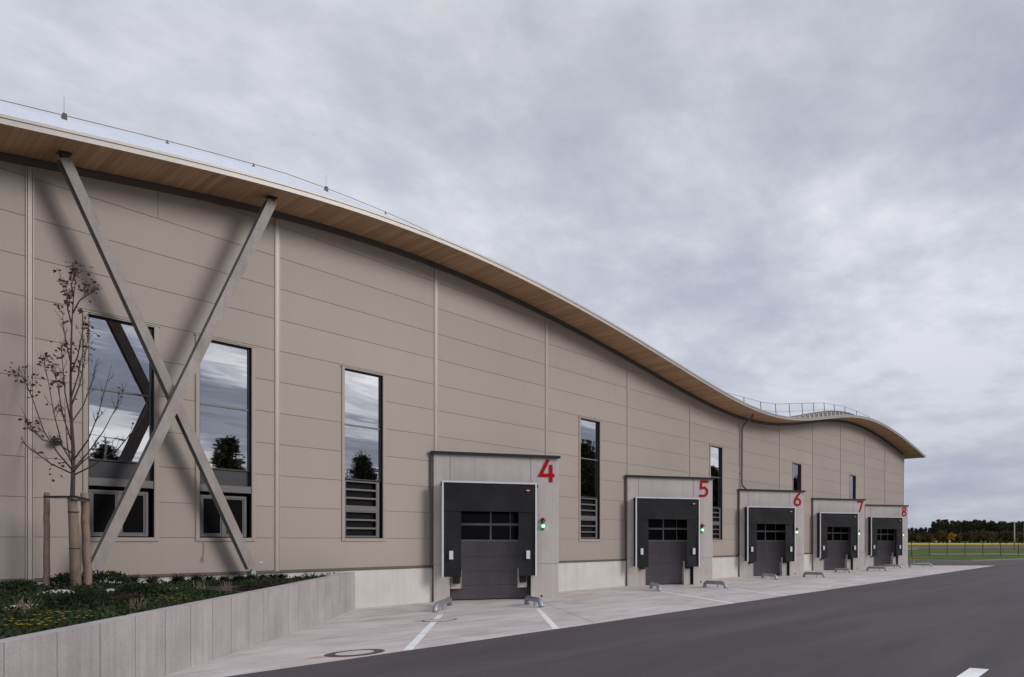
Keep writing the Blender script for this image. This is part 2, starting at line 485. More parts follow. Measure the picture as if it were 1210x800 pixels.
# ------------------------------------------------------------------- roof line
def zr(s):   # underside of the wave roof, metres above the apron
    w = 2*PI*s/47
    return ZC + 10.004 + 1.267*math.sin(w) + .052*math.cos(2*w) + .08*math.sin(2*w)
SA, SB, SCORN = -24.0, 73.8, 71.6
OV = 1.8
ZB = ZC-1.0     # foot of the cladding

bld = empty('warehouse', W(0, 0, 0))
tag(bld, 'long beige panel clad warehouse with a wave shaped wooden eaved roof', 'building')

WINS = [(.48, 1.96), (3.1, 4.54), (7.58, 9.03), (19.61, 21.04), (31.61, 33.03), (43.6, 45.05), (55.56, 56.97)]
WZ = [(ZC+.11, ZC+6.22)]*5 + [(5.5, ZC+6.22)]*2
DOCKS = [S0+12-.203+12*k for k in range(5)]      # s of each dock's left corner
joints = [S0+6*i for i in range(-4, 13)]
# cladding panels as real cassettes with gaps
pan = MB()
def cellok(s0, s1, z0, z1):
    sc, zc = (s0+s1)/2, (z0+z1)/2
    for (a, b), (c, d) in zip(WINS, WZ):
        if a < sc < b and c < zc < d: return False
    for a in DOCKS:
        if a+.35 < sc < a+4.9 and zc < 5.2: return False
    return True
rows = [ZB] + [ZC+.11+1.036*i for i in range(0, 12)]
for i in range(len(joints)):
    j0 = joints[i]; j1 = joints[i+1] if i+1 < len(joints) else SCORN
    if j1 <= j0: continue
    ss = {j0, j1}
    for (a, b) in WINS:
        for x in (a, b):
            if j0 < x < j1: ss.add(x)
    for a in DOCKS:
        for x in (a+.35, a+4.9):
            if j0 < x < j1: ss.add(x)
    n = 12
    for k in range(1, n): ss.add(j0+(j1-j0)*k/n)
    ss = sorted(ss)
    for r in range(len(rows)-1):
        z0, z1 = rows[r], rows[r+1]
        zz = {z0, z1}
        for (c, d) in WZ:
            for x in (c, d):
                if z0 < x < z1: zz.add(x)
        if z0 < 5.2 < z1: zz.add(5.2)
        zz = sorted(zz)
        for a, b in zip(zz, zz[1:]):
            for x0, x1 in zip(ss, ss[1:]):
                if not cellok(x0, x1, a, b): continue
                lo = a + (.008 if a == z0 else 0); hi = b - (.008 if b == z1 else 0)
                X0 = x0+(.02 if x0 == j0 else 0); X1 = x1-(.02 if x1 == j1 else 0)
                h0 = min(hi, zr(X0)-.05); h1 = min(hi, zr(X1)-.05)
                if h0 <= lo or h1 <= lo: continue
                pan.quad(W(X0, 0, lo), W(X1, 0, lo), W(X1, 0, h1), W(X0, 0, h0))
                if lo > a: pan.quad(W(X0, -.012, lo-.003), W(X1, -.012, lo-.003), W(X1, 0, lo), W(X0, 0, lo))
                if hi < b and h0 == hi and h1 == hi: pan.quad(W(X0, 0, hi), W(X1, 0, hi), W(X1, -.012, hi+.003), W(X0, -.012, hi+.003))
pan.build('wall_cladding', M['clad'], bld)
# backing behind the joints
bk = MB()
ss = sorted(set([SA, SCORN] + [x for w in WINS for x in w] + [SA+(SCORN-SA)*i/90 for i in range(91)] + [x for a in DOCKS for x in (a+.35, a+4.9)]))
zl = [ZB-.02, ZC+.11, 5.2, 5.5, ZC+6.22, 99]
for x0, x1 in zip(ss, ss[1:]):
    for a, b in zip(zl, zl[1:]):
        if cellok(x0, x1, a, min(b, a+.2) if b == 99 else b):
            t0 = min(b, zr(x0)+.1); t1 = min(b, zr(x1)+.1)
            bk.quad(W(x0, -.014, a), W(x1, -.014, a), W(x1, -.014, t1), W(x0, -.014, t0))
bk.build('wall_backing', M['groove'], bld)
# end and rear walls, floor of the volume (closes the building for side views)
en = MB()
def endwall(s, flip):
    pts = [W(s, -.02, 0), W(s, -60, 0), W(s, -60, zr(s)), W(s, -.02, zr(s))]
    en.quad(*(pts if not flip else pts[::-1]))
endwall(SCORN, False); endwall(SA, True)
for i in range(60):
    x0 = SA+(SCORN-SA)*i/60; x1 = SA+(SCORN-SA)*(i+1)/60
    en.quad(W(x1, -60, 0), W(x0, -60, 0), W(x0, -60, zr(x0)), W(x1, -60, zr(x1)))
en.build('end_wall', M['clad'], bld)
# corner trim
mb = MB(); mb.box(SCORN-.02, SCORN+.16, -.035, .12, ZB, zr(SCORN)-.02); mb.build('corner_trim', M['white'], bld)
# cover strips on the joints
for j in joints:
    if j > SCORN-1: continue
    lo = ZB
    for a in DOCKS:
        if abs(j-a) < .6: lo = 5.9
    mb = MB(); top = zr(j)-.22
    mb.box(j-.08, j-.058, -.026, 0, lo, top); mb.box(j+.058, j+.08, -.026, 0, lo, top)
    mb.box(j-.042, j+.042, -.03, -.0, lo, top)
    mb.build('joint_strip', M['strip'], bld)
# one butt joint high in the second bay, as built
mb = MB(); mb.box(2.05, 2.064, -.004, 0, ZC+.11+1.036*9, zr(2.05)-.25); mb.build('panel_seam', M['groove'], bld)
# base flashing and plinth, interrupted by the docks
segs = []
cur = SA
for a in DOCKS:
    segs.append((cur, a+.05)); cur = a+6.0
segs.append((cur, SCORN))
for x0, x1 in segs:
    mb = MB(); mb.box(x0, x1, -.035, .02, ZB-.05, ZB+.02); mb.box(x0, x1, -.02, .02, ZB+.02, ZB+.045)
    mb.build('base_flashing', M['gutter'], bld)
    mb = MB(); mb.box(x0, x1, .0, .3, -.3, ZB-.055, .008); mb.build('concrete_plinth', M['plinth'], bld)

# roof: soffit, fascia, top sheet
NS = 160
sx_ = [SA+(SB-SA)*i/NS for i in range(NS+1)]
def up_h(s):
    return lerp([(-30, .44), (5, .44), (8.4, .26), (10.5, .14), (14, .05), (18, .0), (100, 0)], s)
def rise(s, d):   # the roof swells towards its middle
    k = max(0, (1.35-d))/8.0
    return (.35*min(1, k*2.2) + .75*min(1, k)**1.3) * lerp([(-30, .2), (20, .2), (34, 1), (70, 1), (75, .6)], s)
so = MB(); fa = MB(); tp = MB(); gt = MB(); ups = MB(); edge = MB()
for x0, x1 in zip(sx_, sx_[1:]):
    so.quad(W(x0, OV, zr(x0)), W(x0, -.1, zr(x0)), W(x1, -.1, zr(x1)), W(x1, OV, zr(x1)))
    if x0 > SCORN-.7: so.quad(W(x0, -.1, zr(x0)), W(x0, -60, zr(x0)), W(x1, -60, zr(x1)), W(x1, -.1, zr(x1)))
    # fascia in two steps
    fa.quad(W(x0, OV, zr(x0)), W(x1, OV, zr(x1)), W(x1, OV, zr(x1)+.13), W(x0, OV, zr(x0)+.13))
    fa.quad(W(x0, OV, zr(x0)+.13), W(x1, OV, zr(x1)+.13), W(x1, OV+.03, zr(x1)+.14), W(x0, OV+.03, zr(x0)+.14))
    fa.quad(W(x0, OV+.03, zr(x0)+.14), W(x1, OV+.03, zr(x1)+.14), W(x1, OV+.03, zr(x1)+.215), W(x0, OV+.03, zr(x0)+.215))
    fa.quad(W(x0, OV+.03, zr(x0)+.215), W(x1, OV+.03, zr(x1)+.215), W(x1, OV-.12, zr(x1)+.23), W(x0, OV-.12, zr(x0)+.23))
    dl = [OV-.1, 1.35, 0, -1.5, -3, -5, -8, -20, -60]
    for d0, d1 in zip(dl, dl[1:]):
        tp.quad(*[W(x, d, zr(x)+.21+rise(x, d)) for x, d in ((x0, d0), (x1, d0), (x1, d1), (x0, d1))])
    u0, u1 = up_h(x0), up_h(x1)
    if u0 > .01:
        ups.quad(W(x0, 1.5, zr(x0)+.2), W(x1, 1.5, zr(x1)+.2), W(x1, 1.36, zr(x1)+.22+u1), W(x0, 1.36, zr(x0)+.22+u0))
        ups.quad(W(x0, 1.36, zr(x0)+.22+u0), W(x1, 1.36, zr(x1)+.22+u1), W(x1, 1.2, zr(x1)+.22+u1), W(x0, 1.2, zr(x0)+.22+u0))
        ups.quad(W(x0, 1.2, zr(x0)+.22+u0), W(x1, 1.2, zr(x1)+.22+u1), W(x1, 1.2, zr(x1)+.2), W(x0, 1.2, zr(x0)+.2))
    if x1 < SCORN+.1:
        gt.quad(W(x0, .05, zr(x0)-.2), W(x1, .05, zr(x1)-.2), W(x1, .07, zr(x1)-.003), W(x0, .07, zr(x0)-.003))
        gt.quad(W(x0, 0, zr(x0)-.2), W(x1, 0, zr(x1)-.2), W(x1, .05, zr(x1)-.2), W(x0, .05, zr(x0)-.2))
fa.quad(W(SB, OV, zr(SB)), W(SB, -60, zr(SB)), W(SB, -60, zr(SB)+.21), W(SB, OV, zr(SB)+.21))
roof = tp.build('roof', M['rooftop'], bld)
so.build('wooden_soffit', M['wood'], roof, local=True); fa.build('fascia', M['fascia'], roof, local=True)
ups.build('edge_upstand', M['upst'], roof, local=True)
gt.build('eaves_trim', M['gutter'], bld)
# ribbed upstand in the trough
rb = MB(); s = 39.8
def rh(s): return .42*max(0, math.sin(PI*min(1, max(0, (s-39.8)/14.2))))**.8
while s < 54:
    a, b = s, s+.20
    rb.quad(W(a, 1.26, zr(a)+.2), W(b, 1.26, zr(b)+.2), W(b, 1.26, zr(b)+.21+rh(b)), W(a, 1.26, zr(a)+.21+rh(a)))
    None
    s += .2
s = 39.8
while s < 53.6:   # flat dark strips on the face, shade of deep corrugations put into their colour
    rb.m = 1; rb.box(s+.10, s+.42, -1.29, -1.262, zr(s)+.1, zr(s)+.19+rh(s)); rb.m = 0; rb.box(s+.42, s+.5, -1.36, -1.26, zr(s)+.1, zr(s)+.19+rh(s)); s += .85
sp = [39.8+.5*i for i in range(29)]
rb.m = 1
for a, b in zip(sp, sp[1:]): rb.beam(W(a, 1.28, zr(a)+.23+rh(a)), W(b, 1.28, zr(b)+.23+rh(b)), .14, .05)
rb.build('ribbed_upstand', [M['strip'], M['ribdark']], roof, local=True)
# lightning conductor with holders and rods
cab = MB(); pth = []
s = SA
while s < 16: pth.append(W(s, 1.33, zr(s)+.22+up_h(s)+.09)); s += .5
cab.tube(pth, .009, 5)
cb = cab.build('lightning_cable', M['flash'], roof, local=True)
for s in [-13, -9, -5, -2.5, 1.88, 4.07, 8.36, 10.6, 12.7]:
    mb = MB(); z = zr(s)+.22+up_h(s); mb.box(s-.03, s+.03, -1.36, -1.3, z-.01, z+.04); mb.tube([W(s, 1.33, z+.04), W(s, 1.33, z+.11)], .016, 6)
    mb.build('cable_holder', M['flash'], roof, local=True)
for s in (-.29, 6.26):
    mb = MB(); z = zr(s)+.22+up_h(s); mb.box(s-.05, s+.05, -1.38, -1.28, z-.02, z+.06); mb.box(s-.03, s+.05, -1.37, -1.29, z+.06, z+.14)
    mb.tube([W(s, 1.33, z+.1), W(s, 1.33, z+.55)], .0035, 5); mb.build('air_terminal', M['flash'], roof, local=True)
# guard rail in the trough
def rail_z(s): return lerp([(30, zr(30)+.35), (33.5, 10.0+ZC), (36.6, 10.11+ZC), (38.47, 10.17+ZC), (40.52, 10.38+ZC), (44.81, 11.13+ZC), (49.3, 11.93+ZC), (53.83, 12.38+ZC), (56.97, 12.48+ZC), (60.83, 12.42+ZC), (66, zr(66)+.45)], s)
grr = MB(); gr2 = MB(); gr3 = MB()
tp_ = [30.2+.75*i for i in range(48)]
grr.tube([W(s, 0, rail_z(s)) for s in tp_], .022, 5)
gr2.tube([W(s, -.05, zr(s)+.3+(rail_z(s)-zr(s)-.3)*.5) for s in tp_], .014, 5)
rail = grr.build('guard_rail', M['galv'], roof, local=True)
gr2.build('knee_rail', M['galv'], roof, local=True)
for s in [33.5, 35.9, 38.3, 40.6, 42.9, 45.2, 47.4, 49.6, 51.8, 54.3, 57.2, 60.5, 63.5]:
    mb = MB(); sl = (zr(s+.1)-zr(s-.1))/.2
    mb.tube([W(s+sl*.9+.12, -.02, zr(s+.3)+.25), W(s, 0, rail_z(s)+.03)], .028, 5)
    mb.build('rail_post', M['flash'], roof, local=True)

# --------------------------------------------------------------------- windows
def casing(mb, a, b, z0, z1, w=.11):
    for (x0, x1, y0, y1) in ((a-w, a, z0-w, z1+w*.6), (b, b+w, z0-w, z1+w*.6)):
        mb.box(x0, x1, -.03, 0, y0, y1, .004)
        mb.box(x0+.02, x1-.02, -.036, -.03, y0+.02, y1-.02)
    mb.box(a, b, -.034, 0, z0-w, z0, .004); mb.box(a-w-.03, b+w+.03, -.05, 0, z1+w*.6-.025, z1+w*.6+.01)
    mb.box(a, b, -.028, 0, z1, z1+w*.6-.027)

for i, ((a, b), (z0, z1)) in enumerate(zip(WINS, WZ)):
    win = MB(); casing(win, a, b, z0, z1)
    wo = win.build('window', M['cladtrim'], bld)
    # dark reveals
    rv = MB(); D = .22
    rv.quad(W(b, .0, z0), W(b, -D, z0), W(b, -D, z1), W(b, .0, z1)); rv.quad(W(a, -D, z0), W(a, 0, z0), W(a, 0, z1), W(a, -D, z1))
    rv.quad(W(a, 0, z1), W(b, 0, z1), W(b, -D, z1), W(a, -D, z1)); rv.quad(W(a, -D, z0), W(b, -D, z0), W(b, 0, z0), W(a, 0, z0))
    rv.build('reveal', M['antra'], wo, local=True)
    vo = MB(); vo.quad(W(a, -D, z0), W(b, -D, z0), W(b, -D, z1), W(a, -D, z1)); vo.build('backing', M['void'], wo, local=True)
    d = -.13
    fr = MB(); fw = .045
    def bar(x0, x1, y0, y1, dd=.05, w=fr): w.box(x0, x1, -(d+dd), -d+.03, y0, y1, .003)
    gb = z0 if i > 4 else ZC+2.24
    bar(a, a+fw, gb, z1); bar(b-fw-.015, b, gb, z1); bar(a+fw, b-fw-.015, z1-fw, z1); bar(a+fw, b-fw-.015, gb, gb+fw)
    tr = ZC+4.22
    if i < 5:
        mb = MB(); mb.box(a+fw, b-fw-.015, -(d+.045), -d+.02, tr-.025, tr+.025); mb.build('transom', M['frame'], wo, local=True)
    fr.build('frame', M['antra'], wo, local=True)
    TL = .004
    g1 = MB(); g1.quad(W(a+fw, d+TL, (tr+.025 if i < 5 else gb+fw)), W(b-fw-.015, d, (tr+.025 if i < 5 else gb+fw)), W(b-fw-.015, d, z1-fw), W(a+fw, d+TL, z1-fw)); g1.build('pane', M['glass'], wo, local=True)
    if i < 5:
        g2 = MB(); g2.quad(W(a+fw, d+TL, gb+fw), W(b-fw-.015, d, gb+fw), W(b-fw-.015, d, tr-.025), W(a+fw, d+TL, tr-.025)); g2.build('pane', M['glass'], wo, local=True)
    if i < 2:
        zs = ZC+1.75; ze = ZC+1.5
        sp_ = MB(); sp_.box(a, b, -(d-.0), -d+.02, zs, gb); sp_.build('spandrel_panel', M['antra'], wo, local=True)
        mb = MB(); mb.box(a+.0, b-.02, -(d+.17), -d, ze+.03, zs, .006); mb.build('blind_box', M['frame'], wo, local=True)
        lw = MB(); A, B, Z0, Z1 = a+.03, b-.11, z0+.03, ze-.07
        for (x0, x1, y0, y1) in ((A, B, Z1-.07, Z1), (A, B, Z0, Z0+.07), (A, A+.07, Z0+.07, Z1-.07), (B-.07, B, Z0+.07, Z1-.07), ((A+B)/2-.045, (A+B)/2+.045, Z0+.07, Z1-.07)):
            lw.box(x0, x1, -(d+.05), -d+.01, y0, y1, .004)
        for k in (0, 1):
            x0 = A+.07 if k == 0 else (A+B)/2+.045; x1 = (A+B)/2-.045 if k == 0 else B-.07
            for (p0, p1, y0, y1) in ((x0+.005, x1-.005, Z0+.075, Z0+.11), (x0+.005, x1-.005, Z1-.11, Z1-.075), (x0+.005, x0+.04, Z0+.11, Z1-.11), (x1-.04, x1-.005, Z0+.11, Z1-.11)):
                lw.box(p0, p1, -(d+.03), -d, y0, y1)
        lw.build('casement', M['frame'], wo, local=True)
        dg = MB(); dg.quad(W(A+.05, d+.01, Z0+.05), W(B-.05, d+.01, Z0+.05), W(B-.05, d+.01, Z1-.05), W(A+.05, d+.01, Z1-.05)); dg.build('pane', M['dglass'], wo, local=True)
    elif i < 5:
        A, B = a+.03, b-.09; Z0, Z1 = z0+.03, gb-.03
        lv = MB(); H = (Z1-Z0-.13)/2
        lv.box(A, A+.06, -(d+.06), -d, Z0, Z1); lv.box(B-.12, B, -(d+.06), -d, Z0, Z1)
        for g_ in (0, 1):
            base = Z0+g_*(H+.13)
            if g_: lv.box(A+.06, B-.12, -(d+.065), -d, base-.13, base)
            n = 3; sh = (H-.05)/n
            for k in range(n):
                lv.box(A+.06, B-.12, -(d+.05), -d, base+k*sh, base+k*sh+.065)
            lv.box(A+.06, B-.12, -(d+.05), -d, base+H-.05, base+H)
        lv.build('louvre', M['frame'], wo, local=True)

# downpipe on the cap of dock six, fed through the soffit
mb = MB()
mb.tube([W(35.33, 1.05, zr(35.3)), W(35.33, 1.05, zr(35.3)-.12), W(35.34, .9, zr(35.3)-.22), W(35.4, .25, ZC+8.0), W(35.41, .15, ZC+7.8), W(35.42, .13, 7.0), W(35.42, .13, 6.5), W(35.5, .14, 6.3), W(35.73, .3, 6.06)], .065, 10)
mb.build('downpipe', M['frame'], bld, smooth=True)
for z in (7.2, 9.0):
    mb = MB(); mb.box(35.33, 35.51, -.22, -.02, z, z+.05); mb.build('pipe_clamp', M['galv'], bld)
# small fittings on the wall
lm = empty('wall_lamp', W(-.18, 0, ZC+2.65))
tag(lm, 'small dark wall lamp beside the first tall window, behind the tree', 'lamp')
mb = MB(); mb.box(-.26, -.10, -.06, .0, ZC+2.56, ZC+2.74, .01); mb.build('base_plate', M['flash'], lm)
mb = MB(); mb.tube([W(-.18, .06, ZC+2.65), W(-.18, .12, ZC+2.65), W(-.18, .22, ZC+2.62), W(-.18, .27, ZC+2.60)], [.07, .1, .1, .05], 12); mb.build('lamp_head', M['glasslamp'], lm, smooth=True)
mb = MB(); mb.tube([W(3.2, .03, 2.42), W(3.21, .035, 2.2), W(3.19, .035, 2.02), W(3.15, .03, 1.93), W(3.12, .03, 1.85), W(3.16, .03, 1.80), W(3.21, .03, 1.87), W(3.18, .03, 1.96)], .006, 5)
mb.build('loose_cable', M['flash'], bld)
mb = MB(); mb.box(4.76, 4.88, -.02, 0, ZC-.70, ZC-.67); mb.build('label_plate', M['white'], bld)

# braces: the crossing struts under the eaves
def brace(p0, p1, w, lab):
    mb = MB(); ov = Vector((0, -1, 0)); tt = (p1-p0).normalized(); ov = (ov-tt*ov.dot(tt)).normalized()
    mb.beam(p0+ov*w*.5, p1+ov*w*.5, w, .035, (0, -1, 0)); mb.beam(p0-ov*w*.5, p1-ov*w*.5, w, .035, (0, -1, 0)); mb.beam(p0, p1, .05, w-.036, (0, -1, 0)); o = mb.build('cross_brace', M['steelbeam'], bld); o['label'] = lab
    dr = (p1-p0).normalized()
    hd = MB(); e = p0; hd.box(e.x-.13, e.x+.13, e.y-.14, e.y+.14, zr(e.x)-.03, zr(e.x)+.01); hd.beam(p0-dr*.12, p0+dr*.05, .06, .2, (0, -1, 0)); hd.build('head_plate', M['flash'], o, local=True)
    ft = MB(); e = p1; ft.tube([e-dr*.05, e+dr*.12], .05, 8); ft.prism([(e.x-.02, e.y-.1), (e.x+.1, e.y-.1), (e.x+.1, e.y+.25), (e.x-.02, e.y+.25)], e.z-.55, e.z-.08)
    ft.build('foot_bracket', M['galv'], o, local=True)
    return o
brace(W(-.19, .82, zr(-.19)-.16), W(4.32, .52, ZC-.86), .235, 'brace falling from upper left to lower right, behind the other')
brace(W(4.70, 1.02, zr(4.7)-.14), W(.40, .80, ZC-.78), .25, 'brace rising from lower left to upper right, in front of the other')

# ----------------------------------------------------------------------- docks
def ribbon(mb, pts, w, x0, z0, sc, y, th=.02, closed=False):
    P = [Vector((p[0], p[1])) for p in pts]; n = len(P); L = []; Rr = []
    for i in range(n):
        if closed: a = P[(i-1) % n]; b = P[(i+1) % n]; c = P[i]
        else: a = P[max(i-1, 0)]; b = P[min(i+1, n-1)]; c = P[i]
        t1 = (c-a).normalized() if (c-a).length > 1e-6 else (b-c).normalized(); t2 = (b-c).normalized() if (b-c).length > 1e-6 else t1
        n1 = Vector((-t1.y, t1.x)); n2 = Vector((-t2.y, t2.x)); mm = (n1+n2).normalized(); k = w/2/max(.35, mm.dot(n1))
        L.append(c+mm*k); Rr.append(c-mm*k)
    o = len(mb.v)
    for (pp, yy) in ((L, y), (Rr, y), (L, y+th), (Rr, y+th)):
        for q in pp: mb.v.append(Vector((x0+q.x*sc, yy, z0+q.y*sc)))
    rng = range(n if closed else n-1)
    for i in rng:
        j = (i+1) % n
        for f in ([o+i, o+j, o+n+j, o+n+i], [o+2*n+i, o+j+2*n, o+j, o+i], [o+n+i, o+n+j, o+3*n+j, o+3*n+i]):
            mb.f.append(f); mb.mi.append(mb.m)
    if not closed:
        for i in (0, n-1): mb.f.append([o+i, o+n+i, o+3*n+i, o+2*n+i]); mb.mi.append(mb.m)

def arc(cx, cy, rx, ry, a0, a1, n=14):
    return [(cx+rx*math.cos(math.radians(a0+(a1-a0)*i/n)), cy+ry*math.sin(math.radians(a0+(a1-a0)*i/n))) for i in range(n+1)]

def digit(k, x0, z0, sc, y):
    mb = MB(); w = .152
    if k == 4:
        ribbon(mb, [(.42, 1.0), (.085, .30), (.70, .30)], w, x0, z0, sc, y); ribbon(mb, [(.535, .76), (.535, 0)], w, x0, z0, sc, y-.004)
    if k == 5:
        ribbon(mb, [(.60, .92), (.16, .92), (.14, .53)] + arc(.27, .33, .26, .25, 75, -88, 12) + [(.02, .085)], w*.95, x0, z0, sc, y)
    if k == 6:
        ribbon(mb, arc(.32, .31, .235, .235, 0, 360, 24)[:-1], w, x0, z0, sc, y, closed=True); ribbon(mb, [(.53, 1.0), (.33, .78), (.17, .56), (.095, .38)], w, x0, z0, sc, y-.004)
    if k == 7:
        ribbon(mb, [(.03, .92), (.56, .92), (.22, 0)], w, x0, z0, sc, y)
    if k == 8:
        ribbon(mb, arc(.32, .27, .225, .195, 0, 360, 24)[:-1], w*.92, x0, z0, sc, y, closed=True); ribbon(mb, arc(.32, .72, .19, .17, 0, 360, 24)[:-1], w*.9, x0, z0, sc, y-.004, closed=True)
    return mb

DW = 4.98
def make_dock(k):
    s0 = DOCKS[k]; num = 4+k
    words = {4: 'nearest dock with big grey door', 5: 'second dock along the wall', 6: 'middle dock under the downpipe', 7: 'dock second from the far corner', 8: 'farthest dock at the building corner'}
    t = empty('loading_dock', W(s0, .142, 0), -PHI)
    tag(t, 'concrete framed loading dock marked with a red %d, %s' % (num, words[num]), 'loading dock', 'concrete loading docks along the facade')
    b = lambda mb, n, m, p=t, **kw: mb.build(n, M[m] if isinstance(m, str) else m, p, local=True, **kw)
    jl, jr = .62, 3.82; T = ZC+3.53; zj = ZC-.95
    # pillars and lintel (lower stones butt against upper ones)
    def stone(x0, x1, y1, z0, z1):
        mb = MB(); mb.box(x0, x1, 0, y1, z0, z1, .012); return mb
    b(stone(0, jl-.006, .8, -.3, zj-.006), 'pillar', 'conc'); b(stone(0, jl-.006, .8, zj+.006, T), 'pillar', 'conc')
    b(stone(jr+.006, DW, 3.85, -.3, zj-.006), 'pillar', 'conc'); b(stone(jr+.006, DW, 3.85, zj+.006, T), 'pillar', 'conc')
    b(stone(jl+.006, jr-.006, .4, 4.05, T), 'lintel', 'conc')
    bkk = None
    for (p0, p1, q0, q1) in ((.02, jl-.02, zj-.02, zj+.02), (jr+.02, DW-.02, zj-.02, zj+.02), (jl-.02, jl-.003, 0, T-.02), (jr+.003, jr+.02, 0, T-.02)):
        jf = MB(); jf.box(p0, p1, .02, .08, q0, q1); b(jf, 'joint_filler', 'groove')
    cap = MB(); cap.box(-.11, DW+.07, -.09, 3.9, T+.012, T+.085, .006); cap.box(-.11, DW+.07, -.10, -.075, T-.035, T+.012)
    cap.box(-.12, -.09, -.1, .5, T-.035, T+.012)
    b(cap, 'roof_cap', 'antra')
    fl = MB(); fl.box(-.105, -.03, -.02, .5, zj-.02, T-.02); fl.box(-.03, .0, .015, .5, zj-.02, T-.02); b(fl, 'edge_flashing', 'gutter')
    # inner dark box behind the door
    # door, recessed
    dy = .62
    dr = MB()
    zdw0, zdw1 = ZC+.02, 3.95
    hs = [.04, .62, 1.2, 1.80, zdw0-.03]
    for z0, z1 in zip(hs, hs[1:]): dr.box(jl-.02, jr+.1, dy, dy+.05, z0+.004, z1-.004, .006)
    dr.box(jl-.02, jr+.1, dy+.012, dy+.05, .03, zdw0-.03)
    do = b(dr, 'door', 'door')
    wf = MB(); xs = [jl-.02, 2.24, 3.04, jr+.1]
    mid = ZC+.71
    for (z0, z1) in ((zdw0-.03, zdw0+.05), (mid-.05, mid+.05), (3.85, 4.0)): wf.box(xs[0], xs[-1], dy-.006, dy+.045, z0, z1, .004)
    for x in xs[1:-1]:
        for (z0, z1) in ((zdw0+.05, mid-.05), (mid+.05, 3.85)):
            wd_ = .032 if x < 3 else .014
            wf.box(x-wd_, x+wd_, dy-.002, dy+.045, z0, z1)
    b(wf, 'window_frame', 'doorframe', do)
    pg = MB(); pg.quad((xs[0], dy+.025, zdw0), (xs[-1], dy+.025, zdw0), (xs[-1], dy+.025, 3.9), (xs[0], dy+.025, 3.9)); b(pg, 'window_pane', 'dglass', do)
    vd = MB(); vd.box(jl-.02, jr+.1, dy+.06, dy+.09, .03, 4.2); b(vd, 'door_core', 'void', do)
    sl = MB(); sl.box(jl-.02, jr+.02, dy-.02, dy+.1, -.02, .045); b(sl, 'door_seal', 'rubber', do)
    # reveal linings on both jambs and head
    rv = MB(); rv.box(jl+.01, jr-.01, .41, dy-.01, 3.98, 4.045)
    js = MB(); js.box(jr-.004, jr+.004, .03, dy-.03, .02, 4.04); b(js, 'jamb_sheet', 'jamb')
    b(rv, 'jamb_lining', 'conc')
    # bumper consoles
    for side in (0, 1):
        x0, x1 = (jl+.002, 1.05) if side == 0 else (3.35, 3.68)
        zb0, zb1 = (.52, .98) if num == 4 else (.0, .95)
        bl = MB(); bl.box(x0, x1, .13, dy-.03, zb0, zb1, .01); bo = b(bl, 'bumper_block', 'conc')
        pl = MB()
        if side == 0: pl.box(x1+.002, x1+.02, .11, dy-.03, zb0+.02, 1.28)
        else: pl.box(x0-.05, x0-.002, .11, .3, zb0, 1.33)
        b(pl, 'side_plate', 'platel', bo)
        bp = MB(); bx0, bx1 = (x0+.10, x1-.04) if side == 0 else (x0+.02, x1-.04)
        bp.box(bx0, bx1, -.07, .14, .74 if num == 4 else .92, 1.06 if num == 4 else 1.30, .015)
        for zz in (.86, 1.0): bp.tube([(bx0+(bx1-bx0)/2, -.065, zz if num == 4 else zz+.16), (bx0+(bx1-bx0)/2, -.085, zz if num == 4 else zz+.16)], .03, 8)
        b(bp, 'rubber_bumper', 'rubber')
    # shelter: box frame, white edge profile, curtains
    a0, a1 = .327, 4.016; y = -.52; zt, zb = ZC+2.40, ZC-1.41
    fr = MB()
    fr.box(a0+.02, a0+.06, y+.05, -.0, zb+.04, zt-.03); fr.box(a1-.06, a1-.02, y+.05, -.0, zb+.04, zt-.03); fr.box(a0+.06, a1-.06, y+.05, 0, zt-.07, zt-.03)
    fr.box(a0-.05, a0+.02, y+.09, y+.2, zt-.20, zt-.03); fr.box(a1-.02, a1+.06, y+.09, y+.2, zt-.20, zt-.05)
    sh = b(fr, 'dock_shelter', 'rubber')
    cu = MB()
    ci0, ci1, cz = 1.05, 3.28, ZC+1.2
    def cloth(x0, x1, z0, z1, amp, nx, nz, yy):
        o = len(cu.v)
        for j in range(nz+1):
            for i in range(nx+1):
                x = x0+(x1-x0)*i/nx; z = z0+(z1-z0)*j/nz
                wv = noise.noise(Vector((x*1.1+num*7, z*.9, yy*9)))*amp + noise.noise(Vector((x*3, z*1.6+num, 4)))*amp*.35
                cu.v.append(Vector((x, yy+wv, z)))
        for j in range(nz):
            for i in range(nx):
                cu.f.append([o+j*(nx+1)+i, o+j*(nx+1)+i+1, o+(j+1)*(nx+1)+i+1, o+(j+1)*(nx+1)+i]); cu.mi.append(0)
    cloth(a0+.05, ci0, zb, zt-.05, .05, 6, 20, y+.03); cloth(ci1, a1-.05, zb, zt-.05, .05, 6, 20, y+.03)
    cloth(a0+.06, a1-.06, cz, zt-.05, .045, 18, 9, y-.004)
    co = b(cu, 'curtain', 'black', sh, smooth=True)
    wt = MB()
    wt.box(a0, a0+.065, y-.03, y+.05, zb, zt); wt.box(a1-.065, a1, y-.03, y+.05, zb, zt); wt.box(a0+.065, a1-.065, y-.032, y+.05, zt-.065, zt)
    b(wt, 'edge_profile', 'white', sh)
    for cxx in (a0+.345, a1-.356):
        mk = MB(); mk.box(cxx-.075, cxx+.075, y-.055, y-.035, ZC-.72, ZC-.38, .004)
        for q in range(4): mk.box(cxx-.055, cxx+.055, y-.058, y-.055, ZC-.70+q*.08, ZC-.695+q*.08)
        b(mk, 'guide_marker', 'white', sh)
    # manufacturer's oval badge: red rim, pale middle with a dash
    bd = MB(); cx_, cz_ = a1-.36, zt-.32
